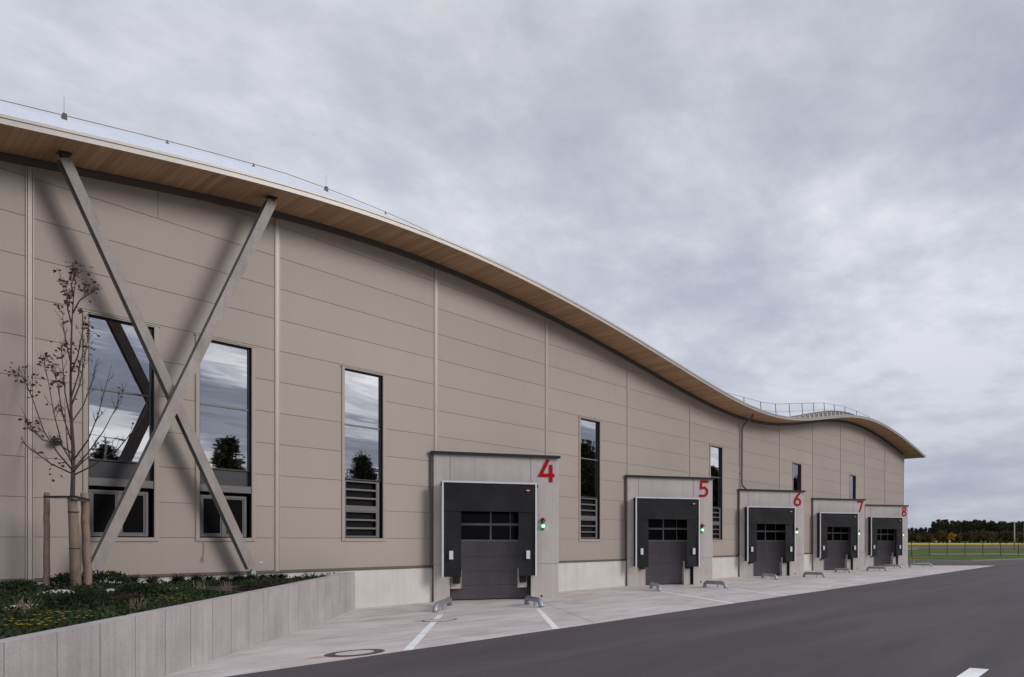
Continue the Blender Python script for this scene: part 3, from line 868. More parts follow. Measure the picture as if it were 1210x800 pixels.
    bd.m = 0; ribbon(bd, arc(cx_, cz_, .085, .036, 0, 360, 20)[:-1], .018, 0, 0, 1, y-.065, .03, closed=True)
    bd.m = 1; bd.add([(cx_+.078*math.cos(g), y-.055, cz_+.03*math.sin(g)) for g in [2*PI*i/18 for i in range(18)]], [tuple(range(18))])
    b(bd, 'badge', [M['red'], M['white']], sh)
    # number
    xo = 4.12 if num < 7 else 4.20
    b(digit(num, xo+.02, ZC+2.49, .96, -.022), 'number', 'red')
    # signal lamp: green below, unlit red above
    hx = 4.32; hz = ZC+.68
    sg = MB(); sg.box(hx-.05, hx+.05, -.06, 0, hz-.20, hz+.30, .01)
    so_ = b(sg, 'signal_light', 'flash')
    for (zz, mt, nm) in ((hz+.17, 'redlens', 'red_lamp'), (hz-.04, 'green', 'green_lamp')):
        l = MB(); n = 14
        prof = [(0, .07), (.03, .08), (.07, .074), (.1, .05), (.12, .012)]
        l.tube([(hx, -.06-p[0], zz) for p in prof], [p[1] for p in prof], n); lo = b(l, nm, mt, so_, smooth=True)
    gc = MB(); gc.tube([(hx, -.18, hz-.04), (hx, -.2, hz-.04)], [.05, .02], 12); b(gc, 'lamp_core', 'greencore', so_)
    vz = MB(); prof = [(hx+.105*math.cos(g), hz+.17+.105*math.sin(g)) for g in [math.radians(x) for x in range(-10, 191, 20)]]
    for (p, q) in zip(prof, prof[1:]): vz.quad((p[0], -.05, p[1]), (q[0], -.05, q[1]), (q[0], -.19, q[1]), (p[0], -.19, p[1]))
    b(vz, 'visor', 'flash', so_)
    # drain hole
    dh = MB(); dh.tube([(4.27, .02, .15), (4.27, -.004, .15)], .045, 10); b(dh, 'drain_hole', 'void')
    return t
for k in range(5): make_dock(k)

# wheel guides: bent galvanised tubes on short legs
def guide(inner, mid, outer, lab):
    p0, p1, p2 = [W(x, y, gz(x, y)) for x, y in (inner, mid, outer)]
    t = empty('wheel_guide', p0); tag(t, lab, 'wheel guide', 'galvanised wheel guides on the yard')
    h = .27; dirn = (p2-p1).normalized()
    path = [p0 + Vector((0, 0, .0)), p0+Vector((0, 0, h*.6)), p0+(p1-p0)*.12+Vector((0, 0, h*.95))]
    path += [p0+(p1-p0)*k+Vector((0, 0, h)) for k in (.25, .6, .9)]
    path += [p1+(p2-p1)*k+Vector((0, 0, h*z)) for k, z in ((.15, 1), (.5, 1.0), (.78, .93), (.92, .68), (.99, .3), (1.0, .0))]
    mb = MB(); mb.tube(path, .095, 12); mb.build('tube', M['galv'], t, smooth=True)
    for q in (1.3,):
        e = p0+(p1-p0)*q if q < 1 else p1+(p2-p1)*(q-1)
        mb = MB(); mb.tube([e, e+Vector((0, 0, h-.04))], .03, 8); mb.tube([e, e+Vector((0, 0, .012))], .06, 10); mb.build('leg', M['galv'], t)
def dl(k, a, b_):
    return (DOCKS[k]+a*math.cos(PHI)-b_*math.sin(PHI), 0.142+a*math.sin(PHI)+b_*math.cos(PHI))
G = [((.62, 1.6), (.5, 2.8), (.15, 4.1)), ((3.46, 2.0), (3.52, 3.2), (3.74, 4.24)),
     ((.75, 2.1), (.65, 3.2), (.53, 4.26)), ((3.68, 2.2), (3.8, 3.3), (4.06, 4.16)),
     ((.77, 2.0), (.78, 3.1), (.79, 3.95)), ((3.93, 1.9), (4.02, 3.0), (4.24, 4.0)),
     ((.4, 2.8), (.42, 3.8), (.45, 4.75)), ((4.02, 1.8), (4.2, 2.8), (4.5, 3.65)),
     ((-.85, 4.3), (-.65, 5.1), (-.25, 5.9)), ((2.5, 3.5), (3.1, 4.2), (3.9, 4.85))]
for i, (p, q, r) in enumerate(G):
    k = i//2
    guide(dl(k, *p), dl(k, *q), dl(k, *r), 'bent galvanised wheel guide tube at the %s side of dock %d' % (('left', 'right')[i % 2], 4+k))

# manhole covers
def manhole(s, d, r, rr, lab):
    t = empty('manhole_cover', W(s, d, gz(s, d))); tag(t, lab, 'manhole cover')
    n = 40
    def ring(mb, r0, r1, zo):
        o = len(mb.v)
        for i in range(n):
            g = 2*PI*i/n
            for q in (r0, r1): x = s+q*math.cos(g); y = d+q*math.sin(g); mb.v.append(W(x, y, gz(x, y)+zo))
        for i in range(n):
            j = (i+1) % n; mb.f.append([o+2*i, o+2*j, o+2*j+1, o+2*i+1]); mb.mi.append(0)
    a = MB(); ring(a, rr, r, .014); a.build('iron_ring', M['rust'], t)
    c = MB(); ring(c, 0.001, rr, .016); c.build('cover_plate', M['coverconc'], t)
manhole(1.87, 11.22, .53, .34, 'round concrete cover in a rusty ring by the asphalt edge')
manhole(7.05, 6.42, .5, .43, 'round cover with rusty rim crossed by a white line')

# --------------------------------------------------------------------- planter
ZP = ZC-1.11
def pl_s(d): return 7.965-.835*d
pd_ = [0.02, 18.2]
t = empty('planter_wall', W(pl_s(9), 9, 0)); tag(t, 'low board marked concrete retaining wall round the planting bed', 'retaining wall')
dirv = Vector((-.835, 1)).normalized(); nrm = Vector((dirv.y, -dirv.x))     # outwards (towards the yard)
L = (21-.02)/dirv.y
def PWp(l, off): q = Vector((pl_s(.02), .02))+dirv*l+nrm*off; return (q.x, q.y)
body = MB(); n = 26; step = L/n
cuts = [0, .75, 1.4]; 
while cuts[-1] < L: cuts.append(cuts[-1]+.9)
for l0, l1 in zip(cuts, cuts[1:]):
    g_ = .009
    for (A, B, zt_) in (((l0+g_), (l1-g_), ZP),):
        p = [PWp(A, 0), PWp(B, 0), PWp(B, -.22), PWp(A, -.22)]
        body.prism([(x, -y) for x, y in p][::-1], -.4, zt_)
    p = [PWp(l1-g_, -.012), PWp(l1+g_, -.012), PWp(l1+g_, -.21), PWp(l1-g_, -.21)]
    body.prism([(x, -y) for x, y in p][::-1], -.4, zt_-.004)
M['pwall'] = noisy('board_marked_concrete', (.39, .355, .352), .8, .18, 1.1, 25, .3, streak=9, tint=(.36, .33, .32))
body.build('wall_body', M['pwall'], t)
# soil
sm = MB(); nx = 26; ny = 40
def soilz(s, d): return ZP-.13+.05*noise.noise(Vector((s*.8, d*.8, 0)))+.03*noise.noise(Vector((s*3, d*3, 2)))
o0 = 0; idx = {}
ds = [0.0+21*j/ny for j in range(ny+1)]
for j, d in enumerate(ds):
    for i in range(nx+1):
        smax = pl_s(d)-.18*1.3; smin = -22
        u = (i/nx)**.6; s = smin+(smax-smin)*u
        sm.v.append(W(s, d, soilz(s, d)))
for j in range(ny):
    for i in range(nx):
        a = j*(nx+1)+i; sm.f.append([a, a+nx+1, a+nx+2, a+1]); sm.mi.append(0)
so_o = sm.build('planting_bed', M['soil']); tag(so_o, 'dark mulched soil of the raised bed', None, None, 'structure')

def inbed(): # random spot in the visible bed
    while True:
        d = R.uniform(.12, 15.0); s = R.uniform(-8.5, 7.5)
        if s < pl_s(d)-.64: return s, d
def sprig(mb, s, d, z, h, sp, n, lw, mi=0, tilt=.5):
    for _ in range(n):
        g = R.uniform(0, 2*PI); r = sp*math.sqrt(R.random()); x = s+r*math.cos(g); y = d+r*math.sin(g)
        zz = z + h*R.random()*(1-(r/sp)**2*.6)
        a = R.uniform(0, 2*PI); e = R.uniform(-.2, 1.2); l = lw*R.uniform(.6, 1.5)
        t_ = Vector((math.cos(a)*math.cos(e), math.sin(a)*math.cos(e), math.sin(e)))
        u_ = t_.cross(Vector((R.uniform(-1, 1), R.uniform(-1, 1), R.uniform(-1, 1)))).normalized()*l*.28
        p = W(x, y, zz)
        mb.m = mi
        mb.quad(p, p+t_*l*.5+u_, p+t_*l, p+t_*l*.5-u_)
gc = MB()
for _ in range(1650):
    s, d = inbed(); nn = noise.noise(Vector((s*.7, d*.7, 5)))
    if nn < -.22: continue
    hh = .07+.26*max(0, nn+.15)
    mi = 1 if noise.noise(Vector((s*.5+9, d*.5, 1))) > .30 else 0
    dist = math.hypot(s, d-CAMD)
    sprig(gc, s, d, soilz(s, d)-.02, hh, R.uniform(.2, .42), 60, .06, mi)
cov = gc.build('ground_cover', [M['cover'], M['heather']]); tag(cov, 'low dark green and heathery plants filling the bed', 'ground cover', None, 'stuff')
# evergreen cushions and grass tufts as plants of their own
def cushion(s, d, r, h, lab, mt='cover', n=900):
    t = empty('low_shrub', W(s, d, soilz(s, d))); tag(t, lab, 'shrub', 'low shrubs in the raised bed')
    mb = MB()
    for _ in range(n):
        v = Vector((R.gauss(0, 1), R.gauss(0, 1), abs(R.gauss(0, 1)))).normalized()
        k = R.uniform(.75, 1.05)+.18*noise.noise(v*2.2+Vector((s, d, 0)))
        p = W(s, d, soilz(s, d))+Vector((v.x*r*k, v.y*r*k, v.z*h*k))
        a = (v+Vector((R.uniform(-.8, .8), R.uniform(-.8, .8), R.uniform(-.3, .9)))).normalized()*.07; u_ = a.cross(Vector((R.random(), R.random(), R.random()-.5))).normalized()*.02
        mb.quad(p, p+a*.5+u_, p+a, p+a*.5-u_)
    mb.build('foliage', M[mt], t)
    st = MB(); st.tube([W(s, d, soilz(s, d)-.02), W(s, d, soilz(s, d)+h*.5)], .02, 5); st.build('stem', M['bark'], t)
def ubed(x, y, z=ZP-.1):
    Z = (ZC-z)*FP/(y-CY); X = (x-CX)/FP*Z; return campt(X, Z)
for (x, y, r, h, lab) in [(85, 694, .55, .36, 'dense dark green shrub behind the tree stakes by the plinth'), (128, 694, .5, .40, 'dark green shrub mound right of the wrapped trunk'),
                          (20, 700, .45, .3, 'small leafy shrub at the left picture edge'), (105, 716, .6, .28, 'spreading green shrub in front of the stakes'),
                          (165, 703, .5, .26, 'flat green shrub between the stones and the wall edge')]:
    s, d = ubed(x, y); cushion(s, max(d, .5), r, h, lab)
def tuft(s, d, h, lab, n=160):
    mb = MB(); z = soilz(s, d)
    for _ in range(n):
        g = R.uniform(0, 2*PI); e = R.uniform(.1, .9); l = h*R.uniform(.7, 1.25)
        dr = Vector((math.cos(g)*e, math.sin(g)*e, 1)).normalized(); out = Vector((math.cos(g), math.sin(g), 0)); p = W(s, d, z)+out*R.uniform(0, .07)
        sd = Vector((-math.sin(g), math.cos(g), 0))*.008; m1 = p+dr*l*.6; m2 = m1+(dr+out*.7).normalized()*l*.45
        mb.add([p-sd, p+sd, m1+sd, m1-sd, m2], [(0, 1, 2, 3), (3, 2, 4)])
    o = mb.build('grass_tuft', M['tuft'], org=W(s, d, z)); tag(o, lab, 'grass tuft', 'ornamental grass tufts in the raised bed')
pos = [(168, 'first'), (194, 'second'), (229, 'third'), (254, 'fourth'), (273, 'fifth'), (292, 'sixth'), (312, 'seventh'), (330, 'eighth'), (346, 'ninth'), (360, 'tenth'), (373, 'eleventh')]
for i, (x, w_) in enumerate(pos):
    y = 693.5-(x-168)*.03; s, d = ubed(x, y)
    tuft(s, max(.35, min(d, 1.1)), .34 if x < 260 else .24, 'spiky grass tuft beside the plinth, %s from the tree side' % w_)
# yellow flowers
for (x, y, n, lab, mt) in [(42, 752, 30, 'clump of bright yellow flowers close to the wall edge', 'yellow'), (80, 740, 20, 'small yellow flowers right of the larger clump', 'yellow'), (205, 718, 20, 'yellow flowers at the middle of the wall edge', 'yellow'), (145, 726, 18, 'a few orange flowers in the green cover', 'autumn')]:
    s, d = ubed(x, y); mb = MB(); z = soilz(s, d)
    for _ in range(n):
        g = R.uniform(0, 2*PI); r = .28*math.sqrt(R.random()); p = W(s+r*math.cos(g), d+r*math.sin(g), z+R.uniform(.15, .28)); q = .018
        mb.m = 1; mb.tube([p-Vector((0, 0, .2)), p], .003, 3); mb.m = 0
        for a in range(5):
            an = a*2*PI/5; v = Vector((math.cos(an), math.sin(an), .3))*q*1.4; w_ = Vector((-math.sin(an), math.cos(an), 0))*q*.6
            mb.quad(p, p+v*.6+w_, p+v, p+v*.6-w_)
    o = mb.build('flower_clump', [M[mt], M['cover']], org=W(s, d, z)); tag(o, lab, 'flowers')
# boulders and pale stones
def rock(s, d, r, h, lab, name='stone'):
    import bmesh
    bm = bmesh.new(); bmesh.ops.create_icosphere(bm, subdivisions=3, radius=1)
    for v in bm.verts:
        k = 1+.28*noise.noise(v.co*1.6+Vector((s*3, d, 0)))+.08*noise.noise(v.co*5); v.co = Vector((v.co.x*r*k, v.co.y*r*.7*k, v.co.z*h*k))
    me = bpy.data.meshes.new(name); bm.to_mesh(me); bm.free(); me.materials.append(M['stone'])
    o = bpy.data.objects.new(name, me); C.objects.link(o); o.location = W(s, d, soilz(s, d)+h*.25); o.rotation_euler = (0, 0, R.uniform(0, 3)); tag(o, lab, 'stone')
for (x, y, r, h, lab) in [(66, 703, .36, .11, 'long flat pale stone at the foot of the left stake'), (128, 703, .24, .12, 'rounded pale boulder right of the wrapped trunk'), (28, 719, .3, .07, 'flat pale stone in the heather at the left'), (182, 697, .22, .08, 'pale stone beside the first grass tuft'), (202, 697, .16, .07, 'small pale stone between two grass tufts')]:
    s, d = ubed(x, y); rock(s, d, r, h, lab)

# ------------------------------------------------------------- young staked tree
TS, TD = ubed(88, 697)
tz = soilz(TS, TD); base = W(TS, TD, tz)
right = Vector((math.sin(AL), -math.cos(AL), 0)); fwd = Vector((math.cos(AL), math.sin(AL), 0))
TZ = math.cos(AL)*(TS-CAMS)+math.sin(AL)*(CAMD-TD)     # distance along the view axis
def tp3(x, y, dz=0.0):   # a point of the tree seen at x, y; dz metres nearer or farther
    Z = TZ+dz; X = (x-CX)/FP*Z; s, d = campt(X, Z); return W(s, d, ZC-(y-CY)/FP*Z)
tree = empty('young_tree', base); tag(tree, 'slender nearly bare young tree with wrapped trunk between two wooden stakes', 'tree')
wr = MB(); wr.tube([tp3(90, 700), tp3(88.5, 660), tp3(87, 620), tp3(85.5, 588)], [.115, .105, .10, .095], 14)
wr.build('trunk_wrap', M['reed'], tree, smooth=True)
for yy in (605, 648, 686):
    mb = MB(); p = tp3(87+(yy-605)*.03, yy); mb.tube([p+Vector((0, 0, -.012)), p+Vector((0, 0, .012))], .112, 14); mb.build('wire_tie', M['strap'], tree)
tr = MB()
trunk = [(85.5, 590), (86.5, 560), (86.5, 530), (84, 490), (83.5, 450), (84, 415), (85, 380), (87, 350), (90, 326)]
tr.tube([tp3(*p) for p in trunk], [.05, .043, .038, .03, .025, .02, .015, .01, .005], 8)
lf = MB()
def leaves(p, n, sp=.07):
    for _ in range(n):
        q = p+Vector((R.gauss(0, sp), R.gauss(0, sp), R.gauss(0, sp)))
        a = Vector((R.uniform(-1, 1), R.uniform(-1, 1), R.uniform(-.9, .2))).normalized()*R.uniform(.07, .115)
        u_ = a.cross(Vector((R.uniform(-1, 1), R.uniform(-1, 1), R.uniform(-1, 1)))).normalized()*R.uniform(.025, .04)
        lf.quad(q, q+a*.5+u_, q+a, q+a*.55-u_)
def branch(path, r0, depth, leafy):
    n = len(path); tr.tube(path, [r0*(1-.82*i/(n-1)) for i in range(n)], 5 if depth else 6)
    if depth < 2:
        m_ = 8 if depth == 0 else 3
        for k in range(m_):
            i = R.uniform(.25, .97)*(n-1); a = int(i); f_ = i-a; p = path[a].lerp(path[min(a+1, n-1)], f_)
            t_ = (path[min(a+1, n-1)]-path[max(a-1, 0)]).normalized()
            sd = Vector((R.uniform(-1, 1), R.uniform(-1, 1), R.uniform(-.5, .8))).normalized()
            dr = (t_*1.1+sd*.75+Vector((0, 0, .35))).normalized(); l = (.30 if depth == 0 else .16)*R.uniform(.5, 1.3)
            q = p+dr*l*.5+Vector((R.gauss(0, .02), R.gauss(0, .02), .01)); e = q+(dr+Vector((0, 0, .35))).normalized()*l*.5
            branch([p, q, e], r0*.42, depth+1, leafy)
    if R.random() < leafy: leaves(path[-1], R.randint(1, 4), .035)
    if R.random() < leafy*.7: leaves(path[-2], R.randint(1, 2), .04)
B = [([(86, 556), (68, 535), (52, 510), (38, 470), (28, 447), (16, 438)], .55, .8, -.1), ([(86, 548), (74, 528), (64, 490), (57, 450), (52, 425)], -.5, .7, 0), ([(86, 560), (60, 548), (36, 530), (18, 515), (6, 508)], .9, .35, 0),
     ([(84, 520), (74, 490), (68, 455), (62, 430)], -.3, .9, 0), ([(84, 500), (77, 465), (74, 430), (72, 408)], .4, .8, 0), ([(84, 470), (92, 445), (97, 420), (100, 400)], -.3, .6, 0),
     ([(86, 555), (104, 535), (122, 510), (138, 480), (150, 452)], .5, .12, 0), ([(86, 545), (104, 520), (116, 490), (124, 460), (132, 432)], -.6, .12, 0), ([(86, 562), (110, 550), (140, 530), (165, 500), (176, 478)], .3, .08, 0),
     ([(84, 500), (98, 480), (108, 455), (114, 425)], .5, .15, 0), ([(84, 480), (94, 455), (100, 425), (104, 396)], .1, .3, 0), ([(84, 440), (92, 420), (97, 395), (99, 378)], -.3, .5, 0),
     ([(84, 430), (78, 405), (75, 385), (74, 368)], .3, .7, 0), ([(85, 385), (80, 365), (79, 350), (79, 334)], .15, .9, 0), ([(86, 370), (94, 355), (102, 350), (110, 343)], -.1, .9, 0), ([(87, 350), (84, 335), (86, 332), (89, 322)], 0, .9, 0),
     ([(84, 535), (70, 525), (50, 520), (34, 500), (24, 480)], -.8, .3, 0), ([(86, 553), (80, 530), (78, 505), (76, 470)], .9, .5, 0), ([(86, 558), (98, 545), (112, 535), (130, 520)], -.9, .3, 0)]
for pts, dz, lfy, _ in B:
    n = len(pts); branch([tp3(x, y, dz*i/(n-1)) for i, (x, y) in enumerate(pts)], .019, 0, lfy*.32)
for (x, y, n) in [(16, 440, 9), (10, 432, 4), (52, 425, 12), (60, 420, 10), (72, 408, 8), (44, 460, 8), (62, 452, 9), (28, 447, 6), (79, 334, 5), (91, 326, 5), (88, 333, 5), (96, 432, 6), (70, 545, 6), (62, 560, 5)]:
    leaves(tp3(x, y, R.uniform(-.2, .2)), n, .07)
tr.build('trunk', M['bark'], tree); lf.build('leaves', M['leaf'], tree)
def stake(x0, y0, x1, y1, r, dz, lab):
    mb = MB(); a = tp3(x0, y0, dz); b_ = tp3(x1, y1, dz); n = 12
    mb.tube([a.lerp(b_, i/n)+Vector((R.gauss(0, .004), R.gauss(0, .004), 0)) for i in range(n+1)], [r*(1.08-.12*i/n)*R.uniform(.97, 1.03) for i in range(n+1)], 12)
    o = mb.build('tree_stake', M['stake'], org=a, smooth=True); tag(o, lab, 'stake', 'wooden stakes of the young tree')
    return b_
e0 = stake(55, 706, 55.5, 582, .062, .1, 'slim round wooden stake left of the young tree')
e1 = stake(104, 700, 100, 583, .085, .35, 'thicker round wooden stake right of the young tree')
mb = MB(); c0 = tp3(54, 589, .05); c1 = tp3(102, 589, .3); mb.beam(tp3(52, 587, -.0), tp3(92, 587, -.14), .03, .05); mb.beam(tp3(86, 587, .12), tp3(106, 591, .25), .03, .07); mb.beam(tp3(84, 590, -.12), tp3(104, 592, .2), .025, .05)
tag(mb.build('tie_strap', M['strap'], org=c0), 'dark strap tying the young tree to both stakes', 'strap')

# ------------------------------------------------------ far fence, bollard, poles
def fz(px, Z): Z *= KZ; return campt((px-CX)/FP*Z, Z)
t = empty('mesh_fence', W(*fz(1077, 90), gz(*fz(1077, 90)))); tag(t, 'dark wire mesh fence along the meadow behind the road', 'fence')
pxs = [1034.5, 1055.8] + [1077+21.1*i for i in range(0, 20)]
pts = [fz(x, 90) for x in pxs]
for (s, d) in pts:
    mb = MB(); z = gz(s, d); mb.box(s-.045, s+.045, -d-.045, -d+.045, z-.1, z+2.36); mb.build('post', M['fence'], t)
for (a, b_) in zip(pts, pts[1:]):
    mb = MB(); z = gz(*a); za = z+.08
    for k in range(11): mb.beam(W(*a, za+k*.225), W(*b_, za+k*.225), .008, .008 if k not in (0, 10) else .02)
    for k in range(1, 24):
        q = (a[0]+(b_[0]-a[0])*k/24, a[1]+(b_[1]-a[1])*k/24); mb.beam(W(*q, za), W(*q, za+2.25), .005, .005, (0, 1, 0))
    mb.build('mesh_panel', M['fence'], t)
s, d = 77.0, -.7
s, d = fz(1079.3, 62.5)
t = empty('bollard', W(s, d, gz(s, d))); tag(t, 'yellow and black banded bollard beside the building corner', 'bollard')
z = gz(s, d)
for k, (a, b_, mt) in enumerate([(0, .42, 'bollard_y'), (.42, .54, 'rubber'), (.54, .72, 'bollard_y'), (.72, .82, 'rubber'), (.82, .96, 'bollard_y')]):
    mb = MB(); mb.tube([W(s, d, z+a), W(s, d, z+b_)], .09 if mt != 'rubber' else .092, 14); mb.build('band', M[mt], t, smooth=False)
def lampost(px, Z, h, lab, arms=True):
    s, d = fz(px, Z); z = gz(s, d); t = empty('utility_pole', W(s, d, z)); tag(t, lab, 'pole')
    mb = MB(); mb.tube([W(s, d, z-.2), W(s, d, z+h)], [.19, .13], 10); mb.build('pole', M['pole'], t, smooth=True)
    if arms:
        mb = MB(); a = right*1.1; c_ = W(s, d, z+h-.25); mb.beam(c_-a, c_+a, .1, .12); mb.build('crossarm', M['flash'], t)
        for k in (-1, -.5, 1):
            mb = MB(); q = c_+a*k; mb.tube([q, q+Vector((0, 0, .28))], .05, 6); mb.build('insulator', M['flash'], t)
lampost(1198.8, 150, 7.9, 'pale concrete pole with crossarm before the forest')
lampost(1210.5, 190, 9.0, 'slimmer pale pole at the right picture edge')

# ------------------------------------------------------------------------ trees
def crown(mb, fn, n, size, mi=0):
    for _ in range(n):
        p, nv = fn(); a = (nv+Vector((R.gauss(0, .7), R.gauss(0, .7), R.gauss(0, .5)))).normalized(); l = size*R.uniform(.6, 1.4)
        u_ = a.cross(Vector((R.gauss(0, 1), R.gauss(0, 1), R.gauss(0, 1)))).normalized()*l*.45
        mb.m = mi; mb.quad(p-a*l*.4, p+u_, p+a*l*.6, p-u_)
def conifer(seed, H, mt, name='pine_tree', nb=34, leafn=24, ls=.55):
    t = empty(name, (0, 0, -900)); tr = MB(); tr.tube([Vector((0, 0, -.3)), Vector((.1, 0, H*.5)), Vector((0, .1, H*.97))], [.24, .16, .03], 6)
    cr = MB()
    for k in range(nb):
        f = (k+.5)/nb; z = H*(.12+.86*f); rad = H*.19*(1-f)**.6*R.uniform(.55, 1.25)+.25; g = R.uniform(0, 2*PI)
        e = Vector((math.cos(g)*rad, math.sin(g)*rad, z+R.uniform(-.3, .5)))
        tr.tube([Vector((0, 0, z-.2)), e], [.05, .015], 4)
        for _ in range(leafn):
            q = Vector((0, 0, z)).lerp(e, R.uniform(.25, 1.05))+Vector((R.gauss(0, .38), R.gauss(0, .38), R.gauss(0, .28)))
            a = Vector((R.gauss(0, 1), R.gauss(0, 1), R.gauss(0, .6))).normalized()*ls*R.uniform(.5, 1.2); u_ = a.cross(Vector((R.gauss(0, 1), R.gauss(0, 1), R.gauss(0, 1)))).normalized()*ls*.25
            cr.quad(q-a*.5, q+u_, q+a*.5, q-u_)
    tr.build('trunk', M['bark'], t, local=True); cr.build('crown', M[mt], t, local=True); return t
def broad(H, mt, name, nb=30, leafn=40, ls=.5, wide=.3):
    t = empty(name, (0, 0, -900)); tr = MB(); tr.tube([Vector((0, 0, -.3)), Vector((.15, .1, H*.35)), Vector((0, 0, H*.7))], [.22, .15, .05], 6)
    cr = MB()
    for k in range(nb):
        v = Vector((R.gauss(0, 1), R.gauss(0, 1), R.gauss(0, 1))).normalized()*R.uniform(.4, 1.05); c_ = Vector((v.x*H*wide, v.y*H*wide, H*.62+v.z*H*.36)); cr_r = H*R.uniform(.06, .13)
        tr.tube([Vector((0, 0, H*R.uniform(.25, .5))), c_], [.06, .015], 4)
        for _ in range(leafn):
            w_ = Vector((R.gauss(0, 1), R.gauss(0, 1), R.gauss(0, 1))).normalized(); q = c_+w_*cr_r*R.uniform(.5, 1.1)
            a = (w_+Vector((R.gauss(0, .8), R.gauss(0, .8), R.gauss(0, .8)))).normalized()*ls*R.uniform(.5, 1.2); u_ = a.cross(Vector((R.gauss(0, 1), R.gauss(0, 1), R.gauss(0, 1)))).normalized()*ls*.28
            cr.quad(q-a*.5, q+u_, q+a*.5, q-u_)
    tr.build('trunk', M['bark'], t, local=True); cr.build('crown', M[mt], t, local=True); return t
protos = [conifer(i, 15, 'pine', nb=46, leafn=46, ls=.95) for i in range(4)]
for p in protos: tag(p, 'tall dark pine in the far forest edge', 'tree', 'pines of the far forest')
mixp = [broad(8, 'mixed', 'broadleaf_tree', 34, 60, .8, .42) for i in range(2)]
for p in mixp: tag(p, 'brownish green broadleaf at the foot of the far forest', 'tree', 'undergrowth trees before the far forest')
golden = broad(8, 'autumn', 'autumn_tree', 30, 60, .7, .36); tag(golden, 'golden autumn tree at the foot of the far forest', 'tree')
bushp = broad(5, 'mixed', 'bush', 22, 40, .5, .5); tag(bushp, 'dark bush at the near side of the mustard field', 'shrub')
used = set()
def place(proto, px, Z, sc, label=None, group=None):
    s, d = fz(px, Z); loc = W(s, d, gz(s, d)-.1)
    if id(proto) not in used:
        used.add(id(proto)); proto.location = loc; proto.rotation_euler = (0, 0, R.uniform(0, 6)); proto.scale = (sc,)*3; o = proto
        if label: o['label'] = label
    else: o = dup(proto, loc, R.uniform(0, 6), sc, label)
    if group: o['group'] = group
    return o
for row, (Z, hs) in enumerate([(412, 1.0), (424, 1.06), (438, 1.1)]):
    px = 1066 - row*2
    while px < 1400:
        h = lerp([(1060, .80), (1098, .78), (1104, 1.12), (1130, 1.12), (1165, 1.10), (1210, 1.02), (1400, 1.0)], px)
        place(protos[R.randrange(4)], px, Z + (30 if px < 1100 else 0), hs*h*R.uniform(.92, 1.07))
        px += R.uniform(4.2, 6.2) if px < 1215 else R.uniform(7, 10)
px = 1068
while px < 1300:
    place(mixp[R.randrange(2)], px, 404+R.uniform(-3, 3), R.uniform(.8, 1.25)); px += R.uniform(3.6, 5.5) if px < 1215 else 12
place(golden, 1124.2, 399, 1.02, 'bright golden autumn tree in the middle of the forest foot')
for x, sc, lab in ((1085, .75, 'dull orange tree at the forest foot nearest the building'), (1103.5, .55, 'small orange crown low between dark pines'), (1148, .8, 'pale orange tree right of the bright golden one'), (1202, .62, 'rusty orange tree right of the concrete pole')):
    place(golden, x, 401, sc, lab)
for x, Z, sc, lab in ((1172, 255, .62, 'dark bush spreading over the end of the mustard field'), (1181, 258, .75, 'taller dark bush between field and concrete pole'), (1189, 252, .5, 'low dark bush just left of the concrete pole'), (1207, 240, .45, 'low dark bush at the right picture edge')):
    place(bushp, x, Z, sc, lab)
# trees across the road, seen only as reflections in the windows
mp = conifer(9, 14, 'pine', 'roadside_pine', 70, 110, .6); tag(mp, 'tall dark pine across the road, mirrored in the windows', 'tree', 'trees across the road')
first = True
for (s, d, sc) in [(50.5, 75, 1.05), (52.5, 76, .9), (48.5, 77, .75), (73, 50, 1.22), (76, 52, 1.2), (70, 53, .9), (80, 54, 1.1), (88, 50, 1.1), (96, 55, 1.1), (105, 52, 1.1), (110, 50, 1.17), (114, 52, 1.2), (120, 55, 1.1), (165, 60, 1.3), (170, 60, 1.38), (176, 62, 1.3), (38, 90, 1.22), (41, 95, 1.0), (26, 100, 1.1), (22, 104, 1.0), (30, 108, 1.05), (16, 106, .9), (5, 120, 1.1), (60, 110, .9), (-6, 118, 1)]:
    loc = W(s, d, gz(s, d))
    if first: mp.location = loc; mp.scale = (sc,)*3; first = False
    else: dup(mp, loc, R.uniform(0, 6), sc)

rt = broad(10, 'mixed', 'roadside_tree', 40, 80, .5, .34); tag(rt, 'broad brownish tree across the road, mirrored in the windows', 'tree', 'broad trees across the road')
for n_, (s, d, sc) in enumerate([(54.5, 82, 1.1), (46, 86, .8), (34, 98, 1.25), (44, 98, 1.0), (36, 108, .8), (20, 98, .9), (66, 58, 1.1), (78, 62, 1.3), (28, 96, .8), (10, 112, 1.1), (0, 116, 1.2), (56, 96, .9), (92, 60, 1.3), (100, 60, 1.4), (-12, 112, 1.2)]):
    loc = W(s, d, gz(s, d))
    if n_ == 0: rt.location = loc; rt.scale = (sc,)*3
    else: dup(rt, loc, R.uniform(0, 6), sc)
# dry stems and pale chips between the plants
for n_, (x, y, w_) in enumerate([(120, 712, 'in front of the boulder'), (236, 697, 'right of the second tuft'), (30, 722, 'near the left picture edge'), (268, 696, 'at the far end of the flowers'), (160, 722, 'near the middle of the wall edge')]):
    s, d = ubed(x, y); mb = MB(); z = soilz(s, d)
    for _ in range(26):
        g = R.uniform(0, 2*PI); e = R.uniform(.05, .6); l = R.uniform(.12, .3); p = W(s+R.gauss(0, .06), d+R.gauss(0, .06), z)
        mb.tube([p, p+Vector((math.cos(g)*e, math.sin(g)*e, 1)).normalized()*l], .004, 3)
    tag(mb.build('dry_stem_clump', M['stake'], org=W(s, d, z)), 'dry tan stems in the planting bed, '+w_, 'dry grass')

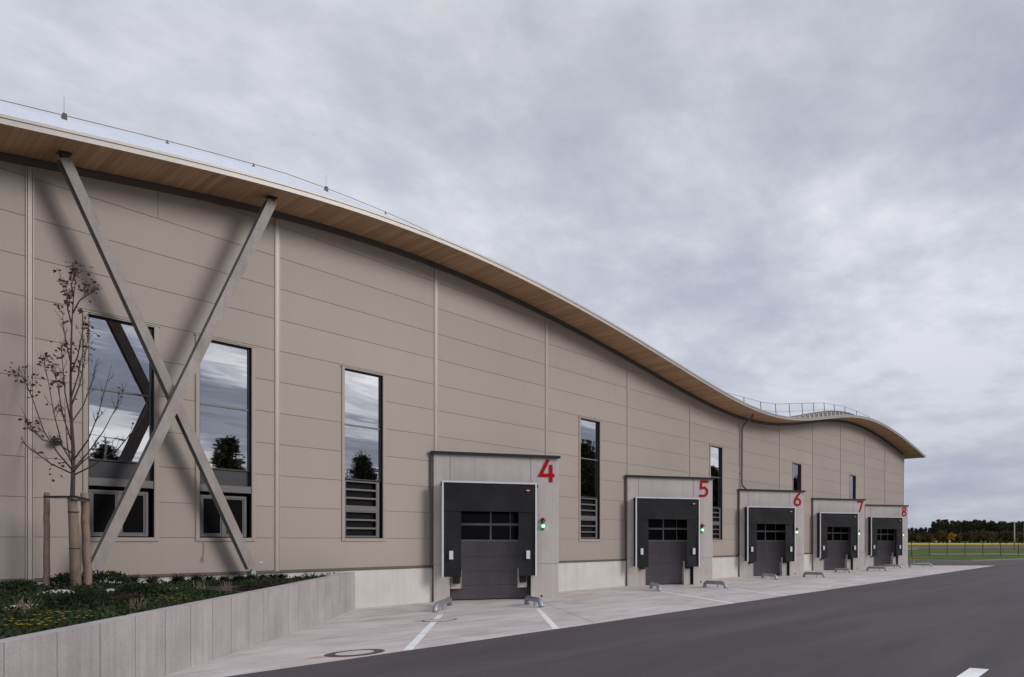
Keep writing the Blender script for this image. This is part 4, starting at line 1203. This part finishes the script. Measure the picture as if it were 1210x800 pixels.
lp = empty('street_lamp', W(12.7, 47, gz(12.7, 47))); tag(lp, 'tall double headed street lamp across the road, mirrored in the first window', 'street lamp')
z = gz(12.7, 47); mb = MB(); mb.tube([W(12.7, 47, z), W(12.7, 47, z+10.2)], [.1, .06], 10); mb.build('pole', M['galv'], lp, smooth=True)
for k in (-1, 1):
    mb = MB(); mb.beam(W(12.7, 47, z+10.15), W(12.7+k*1.1, 47, z+10.35), .06, .06); mb.box(12.7+k*1.0-.38, 12.7+k*1.0+.38, -47.15, -46.85, z+10.28, z+10.38, .02); mb.build('lamp_head', M['frame'], lp)

# ------------------------------------------------------------- sky, sun, camera
w = bpy.data.worlds.new('World'); bpy.context.scene.world = w; w.use_nodes = True
nt = w.node_tree; nt.nodes.clear()
class WT(NT):
    def __init__(self, t): self.t = t; self.n = t.nodes
t = WT(nt)
SUN = Vector((.50, -1.0, .50)).normalized()
el = math.asin(SUN.z); az = math.atan2(SUN.x, SUN.y)
sky = t.new('ShaderNodeTexSky', sky_type='NISHITA'); sky.sun_disc = False; sky.sun_elevation = el; sky.sun_rotation = az
sky.air_density = 1.0; sky.dust_density = 1.5
tc = t.new('ShaderNodeTexCoord'); sp = t.new('ShaderNodeSeparateXYZ'); t.link(tc.outputs['Generated'], sp.inputs[0])
zz = t.math('ADD', t.math('MAXIMUM', sp.outputs[2], 0), .20)
cmb = t.new('ShaderNodeCombineXYZ'); t.link(t.math('DIVIDE', sp.outputs[0], zz), cmb.inputs[0]); t.link(t.math('DIVIDE', sp.outputs[1], zz), cmb.inputs[1])
SX, SY = 1.9, 7.7
def wmap(loc, sc):
    m_ = t.new('ShaderNodeMapping'); m_.inputs['Location'].default_value = loc; m_.inputs['Scale'].default_value = sc; t.link(cmb.outputs[0], m_.inputs['Vector']); return m_.outputs[0]
n1 = t.noise(wmap((SX, SY, 0), (.62, .62, 1)), 1.0, 10, .60, .2)
n2 = t.noise(wmap((7.3, 2.2, 0), (2.1, 2.1, 1)), 1.0, 9, .58, .1)
n3 = t.noise(wmap((2.3, 9.2, 0), (6, 6, 1)), 1.0, 7, .6, .3)
mixn = t.math('ADD', t.math('ADD', t.math('MULTIPLY', n1, .58), t.math('MULTIPLY', n2, .30)), t.math('MULTIPLY', n3, .12))
# the cloud deck is thinner, so brighter, low to the north-east
vd_ = t.new('ShaderNodeVectorMath', operation='DOT_PRODUCT'); t.link(tc.outputs['Generated'], vd_.inputs[0]); vd_.inputs[1].default_value = (.775, .572, .27)
thin = t.ramp(vd_.outputs['Value'], [(.80, grey(0)), (1.0, grey(1))])
mixn = t.math('ADD', mixn, t.math('MULTIPLY', thin, .045))
cl = t.ramp(mixn, [(.38, (.42, .455, .575)), (.46, (.525, .555, .67)), (.52, (.655, .68, .775)), (.59, (.87, .88, .945))])
# the veil is thinner, so brighter and more broken, towards the hidden sun (behind the camera)
back = t.math('MAXIMUM', t.math('MULTIPLY', sp.outputs[1], -1), 0)
cl2 = t.ramp(t.math('ADD', t.math('MULTIPLY', t.noise(wmap((1, 5, 0), (.9, 1.6, 1)), 1.0, 8, .6, .8), .8), .1), [(.40, (.10, .13, .22)), (.475, (.36, .42, .56)), (.535, (1.4, 1.4, 1.42)), (.60, (2.4, 2.35, 2.25))])
bf = t.ramp(back, [(.12, grey(0)), (.5, grey(1))])
cc = t.mix(cl, cl2, bf)
# low horizon band is greyer and bluer
hb = t.ramp(sp.outputs[2], [(.0, grey(1)), (.15, grey(.75)), (.42, grey(0))])
cc = t.mix(cc, t.mix((.36, .39, .485), cc, .34), t.math('MULTIPLY', hb, .9))
up = t.ramp(sp.outputs[2], [(.30, grey(1)), (.62, grey(.80)), (.72, grey(.95)), (.95, grey(1.75))])
cc = t.mix(cc, up, 1., 'MULTIPLY')
scl = t.mix(cc, (10.0, 10.0, 10.0), 1., 'MULTIPLY')
fin = t.mix(scl, sky.outputs[0], .06)
bg = t.new('ShaderNodeBackground'); bg.inputs['Strength'].default_value = .1; t.link(fin, bg.inputs[0])
ow = t.new('ShaderNodeOutputWorld'); t.link(bg.outputs[0], ow.inputs[0])
sl = bpy.data.lights.new('sun', 'SUN'); sl.energy = 1.5; sl.angle = math.radians(19); sl.color = (1, .95, .9)
so = bpy.data.objects.new('sun', sl); C.objects.link(so); so.rotation_euler = SUN.to_track_quat('Z', 'Y').to_euler(); so.location = (0, -20, 30)

cam = bpy.data.cameras.new('camera'); co = bpy.data.objects.new('camera', cam); C.objects.link(co)
co.location = (CAMS, -CAMD, ZC); co.rotation_euler = (PI/2, 0, -(PI/2-AL))
cam.sensor_width = 36; cam.lens = 36*F; cam.shift_x = (605-CX)/1210; cam.shift_y = (CY-400)/1210; cam.clip_end = 20000; cam.clip_start = .05
sc = bpy.context.scene; sc.camera = co
sc.view_settings.view_transform = 'Standard'; sc.view_settings.look = 'None'; sc.view_settings.exposure = 0; sc.view_settings.gamma = 1
sc.cycles.max_bounces = 6; sc.cycles.use_denoising = True
